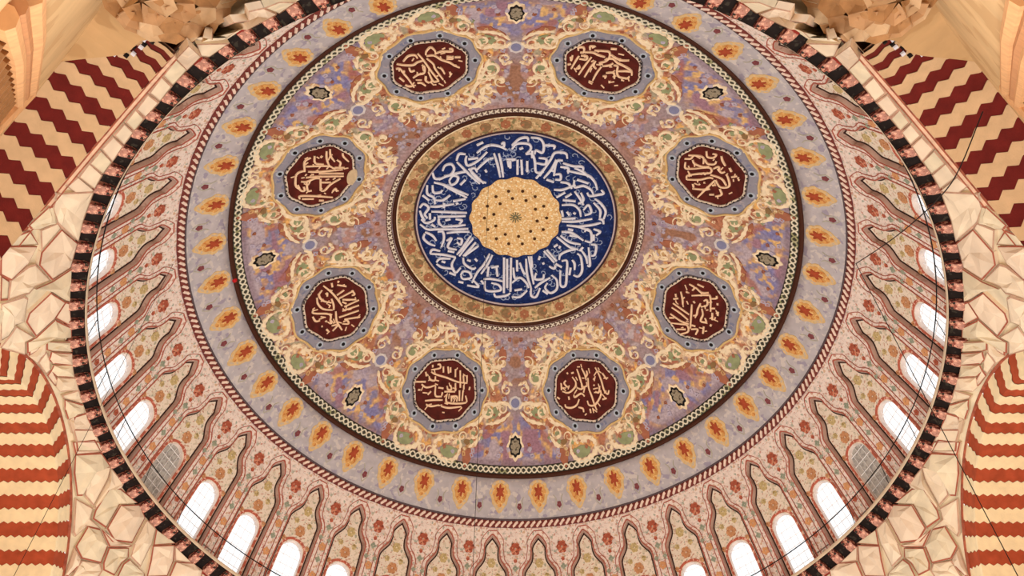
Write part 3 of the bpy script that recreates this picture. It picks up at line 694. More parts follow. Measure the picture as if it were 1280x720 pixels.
for az, strokes in ROUNDELS:
    rz = math.radians(az)
    t = empty('calligraphy_roundel')
    t.rotation_euler = (0, 0, rz)
    tag(t, LBL[az], 'roundel', 'eight calligraphy roundels round the medallion')
    for me_ in RM:
        po = obj(me_.name.split('.')[0], me_, t)
        if po.name.startswith('border_beads'):
            po['kind'] = 'stuff'
    for q, h in zip(stud_b, halo_b):
        hh = obj('stud_halo', h, t)
        obj('stud', q, hh)
    mb = MB()
    for q in strokes:
        p = fl(q)
        c_, s_ = math.cos(-rz), math.sin(-rz)
        p = [(x * c_ - y * s_, x * s_ + y * c_) for x, y in p]
        ribbon(mb, smooth_line(p, 4), 0.092, S, 0.07, 0.12, taper=0.7)
    rg = np.random.RandomState(int(az * 2))
    for k in range(26):                          # small vowel marks
        th, dd = rg.rand() * 2 * PI, 1.2 * math.sqrt(rg.rand())
        cx, cy, t0, ln = 8.62 + 0.87 * dd * math.cos(th), dd * math.sin(th), rg.rand() * 3.1, 0.05 + 0.07 * rg.rand()
        ribbon(mb, [(cx - ln * math.cos(t0), cy - ln * math.sin(t0)), (cx + ln * math.cos(t0), cy + ln * math.sin(t0))], 0.06, S, 0.07, 0.10, taper=0.8)
    mb.build('calligraphy', M_LETTER, t)
    if az == 202.5:
        mb = MB()
        pp = [pol(-2.5, 7.28), pol(-2.0, 7.5), pol(1.0, 7.62), pol(3.0, 7.55), pol(3.6, 7.35), pol(0.5, 7.2)]
        blob(mb, smooth_line(pp + [pp[0]], 3)[:-1], S, 0.07, 0.10)
        mb.build('bare_patch', mat('bare_plaster', (206, 184, 150), 0.8), t)

# ------------------------------------------------------------------ drum wall: forty bays of niches and windows
PROF = [(15.56, 29.15), (15.3, 30.0), (14.95, 31.1), (14.5, 32.3), (14.0, 33.6), (13.55, 34.55), (13.16, 35.08)]
PH = [p[1] for p in PROF]
PR = [p[0] for p in PROF]


def W(a, h, off=0.0):
    """drum wall point: bay angle in degrees, height, outward offset"""
    r = float(np.interp(h, PH, PR)) + off
    t = math.radians(a)
    return (r * math.cos(t), r * math.sin(t), h)


def niche_half(h):
    if h < 33.2:
        return 3.05
    u = (h - 33.2) / (34.78 - 33.2)
    if u >= 1:
        return 0.0
    if u < 0.48:
        return 3.05 - 1.6 * (0.5 - 0.5 * math.cos(PI * u / 0.48)) ** 1.1
    if u < 0.72:
        return 1.45 - 0.12 * math.sin(PI * (u - 0.48) / 0.24)
    return 1.45 * max(0.0, 1 - ((u - 0.72) / 0.28) ** 1.7)


def win_half(h):
    if h < 31.85:
        return 2.05
    u = (h - 31.85) / 0.55
    return 2.05 * math.sqrt(max(0.0, 1 - u * u))


HS = sorted(set(list(np.linspace(29.15, 31.85, 7)) + list(31.85 + 0.55 * np.sin(np.linspace(0, PI / 2, 8))) + list(np.linspace(32.5, 33.2, 3))
            + list(33.2 + 1.58 * np.linspace(0, 1, 16)) + [35.08]))
DN, DW = 0.19, 0.20
front, reveal, back, wrev, pane = MB(), MB(), MB(), MB(), MB()
for h0, h1 in zip(HS[:-1], HS[1:]):
    n0, n1, w0, w1 = niche_half(h0), niche_half(h1), win_half(h0), win_half(h1)
    for s in (-1, 1):
        front.add([W(-4.5 * s, h0), W(-n0 * s, h0), W(-n1 * s, h1), W(-4.5 * s, h1)], [(0, 1, 2, 3)])
        if n0 > 0:
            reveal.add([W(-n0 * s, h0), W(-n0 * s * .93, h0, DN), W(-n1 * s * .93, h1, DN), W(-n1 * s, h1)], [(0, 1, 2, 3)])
            back.add([W(-n0 * s * .93, h0, DN), W(-w0 * s, h0, DN), W(-w1 * s, h1, DN), W(-n1 * s * .93, h1, DN)], [(0, 1, 2, 3)])
        if w0 > 0:
            wrev.add([W(-w0 * s, h0, DN), W(-w0 * s * .97, h0, DN + DW), W(-w1 * s * .97, h1, DN + DW), W(-w1 * s, h1, DN)], [(0, 1, 2, 3)])
    if w0 > 0:
        pane.add([W(-w0 * .97, h0, DN + DW - .05), W(w0 * .97, h0, DN + DW - .05), W(w1 * .97, h1, DN + DW - .05), W(-w1 * .97, h1, DN + DW - .05)], [(0, 1, 2, 3)])
WF = lambda x, y, e: W(x, y, -e)
# outline strokes: work in metres across (x in degrees is stretched)
DEG = math.degrees(1 / 14.2)
WM = lambda x, y, e: W(x * DEG, y, -e)
WB = lambda x, y, e: W(x * DEG, y, DN - e)


def outline(f, grow, lo=29.2, n=60):
    hs = np.linspace(lo, 34.78, n)
    L = [(-f(h) / DEG - grow, h + (grow * 0.8 if h > 33.9 else 0)) for h in hs]
    return L + [(-x, y) for x, y in L[::-1]]


line_dark, line_red, line_red2 = MB(), MB(), MB()
ribbon(line_dark, outline(lambda h: niche_half(h) * .93, -0.025), 0.055, WB, 0.0, 0.03, taper=1.0)
ribbon(line_red, outline(niche_half, 0.03), 0.05, WM, 0.0, 0.03, taper=1.0)
ribbon(line_red, outline(niche_half, 0.2), 0.03, WM, 0.0, 0.03, taper=1.0)
whs = list(np.linspace(29.2, 31.85, 8)) + list(31.85 + 0.55 * np.sin(np.linspace(0, PI / 2, 10)))
WO = [(-win_half(h) / DEG - 0.07, h + (0.07 if h > 32.0 else 0)) for h in whs]
WO = WO + [(-x, y) for x, y in WO[::-1]]
ribbon(line_red2, WO, 0.11, WB, 0.0, 0.03, taper=1.0)


def flower(mb, x, y, s, fn, petals=6, e=0.0):
    for j in range(petals):
        t = 2 * PI * j / petals
        blob(mb, [(x + s * .55 * math.cos(t) + s * .45 * math.cos(u), y + s * .6 * math.sin(t) + s * .45 * math.sin(u)) for u in np.linspace(0, 2 * PI, 7, endpoint=False)], fn, e, e + 0.03, 1)


XB = 4.5 / DEG
fr, fg, fo, fy, fb = MB(), MB(), MB(), MB(), MB()
flower(fr, XB, 34.25, 0.27, WM)
flower(fr, XB, 33.75, 0.09, WM, 5)
flower(fg, XB, 33.42, 0.13, WM, 4)
flower(fg, XB - 0.2, 32.9, 0.10, WM, 4)
flower(fg, XB + 0.2, 32.9, 0.10, WM, 4)
flower(fg, XB, 32.0, 0.12, WM, 4)
flower(fo, XB, 32.55, 0.17, WM, 5)
flower(fo, XB, 31.3, 0.16, WM, 5)
flower(fr, XB, 30.7, 0.12, WM, 5)
flower(fy, 0, 33.75, 0.20, WB, 6)
flower(fy, -0.32, 33.2, 0.12, WB, 5)
flower(fy, 0.32, 33.2, 0.12, WB, 5)
flower(fb, 0, 32.85, 0.24, WB, 6)
flower(fb, -0.58, 32.3, 0.11, WB, 5)
flower(fb, 0.58, 32.3, 0.11, WB, 5)
dado = MB()
for yy in (30.05, 29.6):
    for s in (-1, 1):
        ribbon(dado, [(s * 0.82, yy), (s * XB, yy)], 0.04, WM, 0, 0.02, taper=1)

M_BAY = mat('painted_plaster_bay', (230, 214, 204), 0.8, spots=[((212, 196, 186), 4.5, 0.54), ((196, 148, 132), 7, 0.58), ((164, 168, 152), 7, 0.60), ((206, 174, 146), 6, 0.61)], scale=3, var=0.06)
M_NICHE = mat('painted_niche_back', (230, 216, 198), 0.8, spots=[((212, 198, 174), 5, 0.56), ((196, 152, 130), 7, 0.59), ((172, 170, 148), 7, 0.61)], scale=3, var=0.06)
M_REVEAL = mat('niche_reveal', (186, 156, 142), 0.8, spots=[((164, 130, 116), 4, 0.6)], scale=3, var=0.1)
bm = dict(wall_bay=front.mesh('wall_bay', M_BAY), niche_reveal=reveal.mesh('niche_reveal', M_REVEAL), niche_back=back.mesh('niche_back', M_NICHE),
          dark_outline=line_dark.mesh('dark_outline', mat('niche_dark_line', (58, 36, 32), 0.7)), red_outline=line_red.mesh('red_outline', mat('niche_red_line', (170, 92, 76), 0.7)),
          red_flower=fr.mesh('red_flower', mat('flower_red', (172, 90, 68), 0.75, spots=[((206, 140, 112), 9, 0.55), ((120, 60, 48), 8, 0.6)], scale=8, var=0.25)), green_leaf=fg.mesh('green_leaf', mat('leaf_grey_green', (150, 158, 138), 0.75)),
          orange_flower=fo.mesh('orange_flower', mat('flower_orange', (206, 150, 104), 0.75)), yellow_flower=fy.mesh('yellow_flower', mat('flower_olive', (190, 168, 118), 0.75, spots=[((214, 196, 150), 9, 0.55), ((150, 130, 76), 8, 0.6)], scale=8, var=0.2)),
          brown_flower=fb.mesh('brown_flower', mat('flower_brown', (190, 136, 96), 0.75, spots=[((216, 176, 132), 9, 0.55), ((156, 96, 60), 8, 0.6)], scale=8, var=0.2)), dado_line=dado.mesh('dado_line', mat('dado_grey', (120, 104, 96), 0.7)))
mb = MB()
lathe(mb, [(13.16, 35.09), (13.19, 35.03), (13.24, 34.99)], 360, cyl_fn)
drum = mb.build('wall_drum', M_PINK, None, True)
tag(drum, 'cream painted drum wall of forty niches under the dome', 'wall', kind='structure')
# window glazing: clear panes in a pale plaster lattice
gp = bpy.data.materials.new('window_glass')
gp.use_nodes = True
nt = gp.node_tree
nt.nodes.clear()
om = nt.nodes.new('ShaderNodeOutputMaterial')
tr = nt.nodes.new('ShaderNodeBsdfTransparent')
tr.inputs['Color'].default_value = (0.97, 0.98, 1.0, 1)
gl = nt.nodes.new('ShaderNodeBsdfGlossy')
gl.inputs['Roughness'].default_value = 0.1
ms_ = nt.nodes.new('ShaderNodeMixShader')
ms_.inputs[0].default_value = 0.05
nt.links.new(tr.outputs[0], ms_.inputs[1])
nt.links.new(gl.outputs[0], ms_.inputs[2])
nt.links.new(ms_.outputs[0], om.inputs['Surface'])
gb = mat('blind_window_grey', (176, 172, 166), 0.7, spots=[((150, 146, 142), 6, 0.55)], scale=8, var=0.1)
latt = MB()
WP = lambda x, y, e: W(x * DEG, y, DN + DW - 0.08 - e)
for x in (-0.26, 0.0, 0.26):
    top = 31.85 + 0.55 * math.sqrt(max(0, 1 - (x * DEG / 2.05) ** 2))
    ribbon(latt, [(x, 29.2), (x, top)], 0.010, WP, 0, 0.03, taper=1)
for y in np.arange(29.5, 32.2, 0.38):
    wv = win_half(y) / DEG
    ribbon(latt, [(-wv, y), (wv, y)], 0.010, WP, 0, 0.03, taper=1)
wm = dict(frame=line_red2.mesh('frame', mat('window_red_border', (182, 96, 76), 0.75, spots=[((226, 180, 160), 7, 0.55)])), sill_reveal=wrev.mesh('reveal', mat('window_reveal', (228, 214, 206), 0.7)),
          pane=pane.mesh('pane', gp), blind=pane.mesh('pane', gb), lattice=latt.mesh('lattice', mat('lattice_plaster', (250, 246, 244), 0.7)))
BLIND = (2, 17)
for k in range(40):
    rz = math.radians(4.5 + 9 * k)
    bay = obj('wall_bay', bm['wall_bay'], drum, rz)
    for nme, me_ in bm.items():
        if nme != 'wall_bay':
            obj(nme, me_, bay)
    w = empty('window_%d' % (k + 1))
    w.rotation_euler = (0, 0, rz)
    if k in BLIND:
        tag(w, 'grey blocked round-headed window in the drum at the lower %s' % ('right' if k == 2 else 'left'), 'window', kind='structure')
    else:
        tag(w, 'tall round-headed daylight window in a painted drum niche', 'window', 'daylight windows round the drum', 'structure')
    obj('frame', wm['frame'], w)
    obj('reveal', wm['sill_reveal'], w)
    obj('pane', wm['blind' if k in BLIND else 'pane'], w)
    obj('lattice', wm['lattice'], w)

# ------------------------------------------------------------------ gallery cornice, corbels, railing
mb = MB()
lathe(mb, [(15.75, 29.14), (14.52, 29.14), (14.47, 29.10), (14.50, 28.96)], 360, cyl_fn)
cor = mb.build('gallery_cornice', mat('cornice_stone', (226, 206, 178), 0.7, scale=2, var=0.1), None, True)
tag(cor, 'gallery cornice ring of dark recesses and painted corbels below the windows', 'cornice')
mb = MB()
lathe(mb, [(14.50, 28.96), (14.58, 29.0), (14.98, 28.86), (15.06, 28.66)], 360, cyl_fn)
mb.build('corbel_recess', mat('recess_shade_black', (34, 26, 24), 0.8, spots=[((60, 54, 46), 6, 0.6)], scale=4, var=0.3), cor, True)  # shade in the gaps between corbels is painted in as black
cm = MB()
pr = [(14.52, 28.98), (14.535, 28.86), (14.70, 28.80), (14.80, 28.70), (15.0, 28.64), (15.05, 28.72), (15.03, 28.92)]
hw = 0.178
V = [(r, s * hw * (1.0 if j > 1 else .9), z) for s in (-1, 1) for j, (r, z) in enumerate(pr)]
n = len(pr)
cm.add(V, [tuple(range(n)), tuple(range(2 * n - 1, n - 1, -1))] + [(j, j + n, (j + 1) % n + n, (j + 1) % n) for j in range(n)])
corb = cm.mesh('corbel', mat('corbel_salmon', (168, 104, 88), 0.75, spots=[((104, 46, 40), 6, 0.50), ((50, 46, 40), 7, 0.54), ((206, 150, 124), 8, 0.58)], scale=5, var=0.2))
cap = MB()
box(cap, lambda a, b, c: (a, b, c), 14.99, 15.07, -0.17, 0.17, 28.62, 28.70)
face = MB()
face.add([(14.66, s_ * 0.145, 28.798 - 0.012) for s_ in (-1, 1)] + [(14.80, s_ * 0.16, 28.685) for s_ in (1, -1)], [(0, 1, 2, 3)])
face.add([(14.80, s_ * 0.16, 28.688) for s_ in (-1, 1)] + [(14.995, s_ * 0.16, 28.628) for s_ in (1, -1)], [(0, 1, 2, 3)])
facem = face.mesh('corbel_face', mat('corbel_face_salmon', (184, 134, 118), 0.75, spots=[((150, 78, 66), 7, 0.56), ((232, 176, 150), 8, 0.58)], scale=5, var=0.2))
capm = cap.mesh('corbel_edge', mat('corbel_red', (140, 44, 36), 0.75))
for k in range(120):
    c0 = obj('corbel', corb, cor, math.radians(3 * k))
    obj('corbel_edge', capm, c0)
    obj('corbel_face', facem, c0)
mb = MB()
lathe(mb, [(15.06, 28.60), (15.06, 28.72), (15.2, 28.74)], 360, cyl_fn)
mb.build('outer_fillet', mat('cornice_grey', (170, 160, 138), 0.7), cor, True)
rail = empty('gallery_railing')
tag(rail, 'thin black iron railing running round the gallery edge', 'railing')
mb = MB()
lathe(mb, [(14.53 + 0.022 * math.cos(t), 30.2 + 0.022 * math.sin(t)) for t in np.linspace(0, 2 * PI, 7)], 240, cyl_fn)
mb.build('top_rail', M_IRON, rail)
mb = MB()
tube(mb, [(14.53, 0, 29.12), (14.53, 0, 30.2)], 0.014, 5)
pm_ = mb.mesh('post', M_IRON)
for k in range(40):
    obj('post', pm_, rail, math.radians(9 * k))

# ------------------------------------------------------------------ arches with zigzag voussoirs
AP, ZA, RI, RE, DEPTH = 15.5, 22.5, 4.7, 5.58, 1.95


def arch_pt(n, th, R):
    """local arch space: n outward from the dome axis along +x, angle on the arch circle"""
    return (n, R * math.cos(th), ZA + R * math.sin(th))


def tri(u):
    u = u % 1.0
    return 4 * abs(u - 0.5) - 1


def zig(i, path, lam, amp):
    return math.radians(5.625 * i + 2.8125 + amp * tri(path / lam))


def voussoirs(depth, lam, amp, keystone):
    NS = int(depth / lam * 8)
    vm = []
    for i in range(-1, 32):
        mb = MB()
        pr_ = 0.0 if i % 2 else 0.02
        rows = [(AP + depth * (1 - k / NS), RI - pr_, depth * (1 - k / NS)) for k in range(NS + 1)]      # along the soffit to the front
        rows += [(AP - pr_, RI - pr_ + (RE - RI + pr_) * k / 12, -(RE - RI) * k / 12) for k in range(1, 13)]   # up the face
        for (n_, R_, path) in rows:
            a0, a1 = zig(i, path, lam, amp), zig(i + 1, path, lam, amp)
            if keystone:                            # the key course is a chain of lozenges
                if i == 15:
                    a1 = zig(16, path, lam, -amp)
                if i == 16:
                    a0 = zig(16, path, lam, -amp)
            a0, a1 = max(a0, -0.02), min(a1, PI + 0.02)
            for q in range(4):
                mb.v.append(arch_pt(n_, a0 + (a1 - a0) * q / 3, R_))
        for k in range(len(rows) - 1):
            for q in range(3):
                mb.f.append((4 * k + q, 4 * k + q + 1, 4 * k + q + 5, 4 * k + q + 4))
        vm.append((i, mb.mesh('voussoir', M_CREAM)))
    return vm


def arch_lathe(name, prof, m, t0=-0.02, t1=PI + 0.02):
    b = MB()
    lathe(b, prof, 64, lambda R, n, a: arch_pt(n, a, R), t0, t1)
    return b.mesh(name, m)


VM_LOW, VM_HIGH = voussoirs(3.4, 0.28, 0.5, False), voussoirs(DEPTH, 0.47, 1.0, True)
M_MORTAR = mat('mortar', (150, 110, 84), 0.9)
M_MRED = mat('moulding_red', (164, 92, 70), 0.8, scale=6, var=0.3)
M_MPALE = mat('moulding_pale', (232, 196, 166), 0.8, scale=6, var=0.1)
ARCH = {180: ('striped arch at the lower left, brick red and cream zigzag bands', M_RED, M_CREAM),
        0: ('striped arch at the lower right, brick red and cream zigzag bands', M_RED, M_CREAM),
        225: ('striped arch at the upper left, dimmed red and cream zigzag bands', M_RED_DIM, M_CREAM_DIM),
        315: ('striped arch at the upper right, dimmed red and cream zigzag bands', M_RED_DIM, M_CREAM_DIM)}
for az, (lab, mr, mc) in ARCH.items():
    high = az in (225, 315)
    s_ = 1 if az == 225 else -1                  # the side next to the brown corbel
    lo, hi = -0.02, PI + 0.02
    if high:
        lo, hi = (math.radians(36), hi) if s_ > 0 else (lo, math.radians(144))
    dp = DEPTH if high else 3.4
    t = empty('striped_arch')
    t.rotation_euler = (0, 0, math.radians(az))
    tag(t, lab, 'arch', 'striped arches carrying the dome')
    obj('arch_core', arch_lathe('arch_core', [(RI + .05, AP + dp), (RI + .05, AP + .05), (RE, AP + .05), (RE + .1, AP + dp), (RI + .05, AP + dp)], M_MORTAR, lo, hi), t)
    obj('extrados_moulding', arch_lathe('extrados_moulding', [(RE - 0.02, AP), (RE - 0.02, AP - 0.07), (RE + 0.04, AP - 0.08), (RE + 0.05, AP - 0.04)], M_MRED, lo, hi), t)
    if high:
      obj('pale_fillet', arch_lathe('pale_fillet', [(RE + 0.05, AP - 0.04), (RE + 0.06, AP - 0.16), (RE + 0.13, AP - 0.17), (RE + 0.13, AP)], M_MPALE, lo, hi), t)
      obj('red_line', arch_lathe('red_line', [(RE + 0.06, AP - 0.165), (RE + 0.075, AP - 0.20), (RE + 0.105, AP - 0.20), (RE + 0.12, AP - 0.165)], M_MRED, lo, hi), t)
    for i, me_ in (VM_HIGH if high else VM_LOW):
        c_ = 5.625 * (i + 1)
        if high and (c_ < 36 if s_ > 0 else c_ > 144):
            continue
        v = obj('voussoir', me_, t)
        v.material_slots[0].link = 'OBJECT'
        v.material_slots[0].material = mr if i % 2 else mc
    if high:                                     # plaster return against the corbel, with a black and white key border
        b = MB()
        st_ = [(83, 17.44), (77, 17.1), (71, 16.78), (65, 16.5), (59, 16.32), (52, 16.28), (46, 16.25), (40, 16.15), (35, 16.05)]
        for th, nb in st_:
            th = math.radians(th if s_ > 0 else 180 - th)
            b.v += [arch_pt(nb, th, RI - 0.02), arch_pt(nb + .02, th, RI - 0.10), arch_pt(AP + DEPTH, th, RI - 0.10)]
        for k in range(len(st_) - 1):
            b.f += [(3 * k, 3 * k + 3, 3 * k + 4, 3 * k + 1), (3 * k + 1, 3 * k + 4, 3 * k + 5, 3 * k + 2)]
        b.build('plaster_return', mat('tan_plaster', (202, 166, 120), 0.85, spots=[((190, 152, 106), 0.8, 0.55)], scale=0.7, var=0.12), t)
        for j in range(8):
            th = 65 - 3.4 * j
            nb = float(np.interp(th, [35, 46, 59, 71], [16.05, 16.25, 16.32, 16.78])) - (0.16 if j % 3 else 0.05)
            b = MB()
            box(b, lambda a, q, c: arch_pt(a, math.radians(q if s_ > 0 else 180 - q), c), nb, nb + 0.11, th - 0.9, th + 0.9, RI - 0.08, RI - 0.03)
            b.build('key_block', M_BLACK if j % 2 else M_WHITE, t)

# ------------------------------------------------------------------ muqarnas pendentives
def pend_pt(az, s, zc=20.0):
    k = round(az / 45.0) * 45.0
    dl = az - k
    y = abs(15.5 * math.tan(math.radians(dl)))
    z0 = 22.5 + math.sqrt(5.6 ** 2 - 5.2 ** 2)
    zb = 22.5 + math.sqrt(5.6 ** 2 - y * y) if y < 5.2 else z0 + (zc - z0) * (y - 5.2) / (6.42 - 5.2)
    rb = 15.5 / math.cos(math.radians(dl))
    r = 15.02 + (rb - 15.02) * s
    z = 28.7 + (zb - 28.7) * s
    a = math.radians(az)
    return (r * math.cos(a), r * math.sin(a), z)


def cell_mesh(q, mirror, i, depth):
    P = [Vector((q[k] / 100.0, q[k + 1] / 100.0, q[k + 2] / 100.0)) for k in range(0, len(q), 3)]
    if mirror:
        P = [Vector((-p.x, p.y, p.z)) for p in P]
    c = sum(P, Vector()) / len(P)
    inn = Vector((-c.x, -c.y, -9.0)).normalized()           # into the room and down
    nrm = Vector()
    for k in range(len(P)):
        nrm += (P[k] - c).cross(P[(k + 1) % len(P)] - c)
    nrm.normalize()
    if nrm.dot(inn) < 0:
        nrm = -nrm
    size = sum((p - c).length for p in P) / len(P)
    g = -0.02
    O = [c + (p - c) * max(0.5, 1 - g / max((p - c).length, 0.05)) for p in P]
    top = max(P, key=lambda p: p.z)
    ap = c + (top - c) * (0.3 if i % 3 else -0.25) + nrm * ((0.26 if i % 2 else 0.10) if len(P) > 4 else 0.11)
    n = len(P)
    m1, ed = MB(), MB()
    rim = [o + nrm * 0.11 for o in O]
    mid = [ap + (o - ap) * 0.45 + nrm * ((0.07 if (k + i) % 2 else 0.0) if n > 4 else 0.0) for k, o in enumerate(rim)]
    V = [o - nrm * 0.05 for o in O] + rim + mid + [ap]
    Fc = []
    for k in range(n):
        j = (k + 1) % n
        Fc += [(k, j, n + j, n + k), (n + k, n + j, 2 * n + j, 2 * n + k), (2 * n + k, 2 * n + j, 3 * n)]
    m1.add(V, Fc)
    for k in range(n):                                       # painted edging round the cell
        a_, b_ = O[k], O[(k + 1) % n]
        ia, ib = a_ + (c - a_).normalized() * 0.06, b_ + (c - b_).normalized() * 0.06
        ed.add([a_ + nrm * .115, b_ + nrm * .115, ib + nrm * .135, ia + nrm * .135], [(0, 1, 2, 3)])
    return m1, ed


PEND = [(202.5, CELLS_A, False, 'faceted muqarnas pendentive at the left between the upper and lower striped arches', 20.0),
        (337.5, CELLS_A, True, 'faceted muqarnas pendentive at the right between the upper and lower striped arches', 20.0),
        (157.5, CELLS_B, False, 'faceted muqarnas pendentive in the bottom left beside the brick striped arch', 20.0),
        (22.5, CELLS_B, True, 'faceted muqarnas pendentive in the bottom right beside the brick striped arch', 20.0),
        (247.5, CELLS_C, False, 'white muqarnas pendentive at the top left behind the brown corbel', 23.4),
        (292.5, CELLS_C, True, 'white muqarnas pendentive at the top right behind the brown corbel', 23.4)]
for az, cells, mir, lab, zc_ in PEND:
    mb = MB()
    na, ns = 46, 10
    for i in range(na + 1):
        for k in range(ns + 1):
            mb.v.append(pend_pt(az - 22.5 + 45 * i / na, k / ns, zc_))
    for i in range(na):
        for k in range(ns):
            p = i * (ns + 1) + k
            mb.f.append((p, p + 1, p + ns + 2, p + ns + 1))
    root = mb.build('muqarnas_pendentive', M_STONE[1])
    tag(root, lab, 'pendentive', 'muqarnas pendentives under the cornice')
    for i, q in enumerate(cells):
        m1, ed = cell_mesh(q, mir, i, 0.0)
        co = m1.build('muqarnas_cell', M_STONE[i % 3], root)
        ed.build('cell_edging', (M_GROUT if i % 3 else M_GROUTP) if zc_ < 21 else M_GROUTP, co)

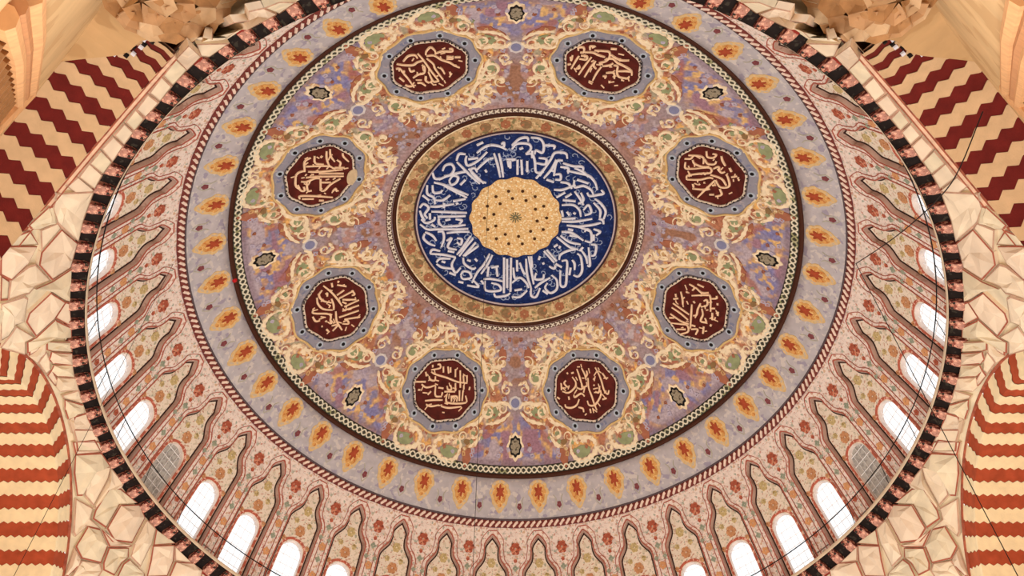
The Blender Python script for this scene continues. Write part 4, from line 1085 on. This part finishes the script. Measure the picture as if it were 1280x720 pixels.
# ------------------------------------------------------------------ walls behind the upper arches, gable mouldings, brown corbels
for sgn, az, side in ((1, 225, 'southwest'), (-1, 315, 'southeast')):
    rz = math.radians(az)
    NW = 17.42
    def wp(t, z, e=0.0):
        return (NW - e, sgn * t, z)
    mb = MB()
    tt = np.linspace(-6.5, 11.5, 19)
    zz = np.linspace(4, 27.6, 13)
    for t_ in tt:
        for z_ in zz:
            mb.v.append(wp(t_, z_))
    for i in range(18):
        for k in range(12):
            p = i * 13 + k
            mb.f.append((p, p + 1, p + 14, p + 13))
    w = mb.build('wall_' + side, mat('tan_plaster', (202, 166, 120), 0.85, spots=[((190, 152, 106), 0.8, 0.55)], scale=0.7, var=0.12))
    w.rotation_euler = (0, 0, rz)
    tag(w, 'tan plastered wall behind the upper striped arch, %s side' % ('left' if sgn > 0 else 'right'), 'wall', kind='structure')
    g = empty('gable_moulding')
    g.rotation_euler = (0, 0, rz)
    tag(g, 'orange brown moulded gable frame with slatted panel in the top %s corner' % ('left' if sgn > 0 else 'right'), 'moulding')
    leg1 = [(9.9, 12.4), (7.4, 15.9), (4.2, 20.1), (1.75, 23.3)]
    leg2 = [(1.75, 23.3), (1.62, 22.0), (1.6, 19.0), (1.6, 12.4)]
    for off, rad, nm, m_ in ((0.0, 0.17, 'bead', mat('orange_wood', (204, 152, 104), 0.6, scale=4, var=0.15)),
                             (0.36, 0.13, 'bead', mat('brown_wood', (178, 124, 82), 0.6, scale=4, var=0.15)),
                             (0.66, 0.15, 'bead', mat('orange_wood', (214, 154, 98)))):
        for leg, dx, dz in ((leg1, -0.6, -0.62), (leg2, 1.0, -0.4)):
            b = MB()
            tube(b, [wp(t_ + off * dx * .5, z_ + off * dz, 0.05) for t_, z_ in leg], rad, 8)
            b.build(nm, m_, g)
    b = MB()
    b.add([wp(1.8, 12.4, 0.03), wp(9.4, 12.4, 0.03), wp(2.0, 22.4, 0.03)], [(0, 1, 2)])
    pn = b.build('panel', mat('brown_panel', (176, 130, 82), 0.7, scale=3, var=0.15), g)
    for j in range(11):
        z_ = 12.9 + 0.8 * j
        t1_ = 9.2 - (z_ - 12.4) * 0.74
        if t1_ < 2.4:
            break
        b = MB()
        box(b, lambda a, q, c: wp(a, c, q), 2.1, t1_, 0.03, 0.12, z_, z_ + 0.12)
        b.build('slat', mat('dark_slat', (140, 98, 60), 0.7), pn)

    # brown muqarnas corbel below the near pendentive
    cc = Vector((-7.6 * sgn, -16.05, 0.0))
    k0 = MB()
    lathe(k0, [(0.02, 22.0), (0.6, 22.35), (1.05, 23.0), (1.35, 23.9), (1.45, 25.2)], 20, lambda r, z, a: (cc.x + r * math.cos(a), cc.y + r * math.sin(a), z))
    root = k0.build('muqarnas_corbel', mat('corbel_brown', (164, 120, 78), 0.8, scale=3, var=0.25))
    tag(root, 'brown muqarnas corbel at the top %s beyond the cornice' % ('left' if sgn > 0 else 'right'), 'corbel')
    mm_ = [mat('corbel_tan', (196, 162, 124), 0.8, scale=3, var=0.15), mat('corbel_mid', (180, 138, 98), 0.8, scale=3, var=0.15), mat('corbel_brown', (170, 118, 70))]
    for tier, (r0, r1, z0, z1, nn) in enumerate(((0.05, 0.5, 21.95, 22.25, 7), (0.42, 0.85, 22.2, 22.6, 11), (0.78, 1.2, 22.55, 23.1, 15), (1.1, 1.42, 23.05, 23.8, 18))):
        for j in range(nn):
            a0, a1 = 2 * PI * (j - .02 + .5 * (tier % 2)) / nn, 2 * PI * (j + 1.02 + .5 * (tier % 2)) / nn
            am = (a0 + a1) / 2
            f = lambda r, a, z: (cc.x + r * math.cos(a), cc.y + r * math.sin(a), z)
            b = MB()
            V = [f(r0, am, z0 - .05), f((r0 + r1) / 2, a0, (z0 + z1) / 2 - .1), f(r1 + .06, a0, z1 - .1), f(r1 + .16, am, z1 - .02), f(r1 + .06, a1, z1 - .1), f((r0 + r1) / 2, a1, (z0 + z1) / 2 - .1),
                 f((r0 + r1) / 2 - .02, am, (z0 + z1) / 2 + .12), f(r1 - .1, am, z1 + .1)]
            b.add(V, [(0, 1, 6), (0, 6, 5), (1, 2, 6), (5, 6, 4), (2, 3, 6), (3, 4, 6), (2, 7, 3), (3, 7, 4)])
            b.build('corbel_cell', mm_[(j + tier) % 3], root)

for az, side in ((180, 'west'), (0, 'east')):
    mb = MB()
    mb.add([(18.92, -7.5, 8.0), (18.92, 7.5, 8.0), (18.92, 7.5, 28.2), (18.92, -7.5, 28.2)], [(0, 1, 2, 3)])
    w = mb.build('wall_' + side, MATS['tan_plaster'])
    w.rotation_euler = (0, 0, math.radians(az))
    tag(w, 'tan plastered wall behind the lower %s striped arch' % ('left' if az else 'right'), 'wall', kind='structure')

# ------------------------------------------------------------------ hanging cables
def cable(pts, lab, rad=0.02):
    b = MB()
    tube(b, pts, rad, 6)
    tag(b.build('hanging_cable', M_IRON), lab, 'cable', 'lamp cables hanging from the dome')


cable([(13.12, -1.45, 35.0), (13.12, -1.45, 20.0), (13.12, -1.45, 5.0)], 'black cable hanging straight down across the lower right arch', 0.014)
cable([(-13.2, -1.5, 34.9), (-13.2, -1.5, 20.0), (-13.2, -1.5, 5.0)], 'thin black cable hanging straight down across the lower left arch', 0.008)
cable([(-1.05, -4.3, 40.55), (-1.05, -4.3, 25.0), (-1.05, -4.3, 8.0)], 'thin dark cable hanging from the medallion edge down the middle', 0.007)
cable(smooth_line([(13.09, -1.49, 34.95), (12.87, -3.96, 32.28), (12.48, -6.35, 29.67), (12.14, -8.56, 27.48), (11.76, -10.16, 26.06), (11.92, -11.83, 25.98)], 4),
      'slack dark cable looping to the upper right striped arch', 0.018)
b = MB()
lathe(b, [(0.005, 36.62), (0.09, 36.66), (0.12, 36.74), (0.09, 36.82), (0.03, 36.86)], 10, lambda r, z, a: (-11.55 + r * math.cos(a), 0.44 + r * math.sin(a), z))
tag(b.build('red_lamp_bead', mat('bead_red', (190, 24, 30), 0.4)), 'small red bead on the chain border at the left', 'bead')
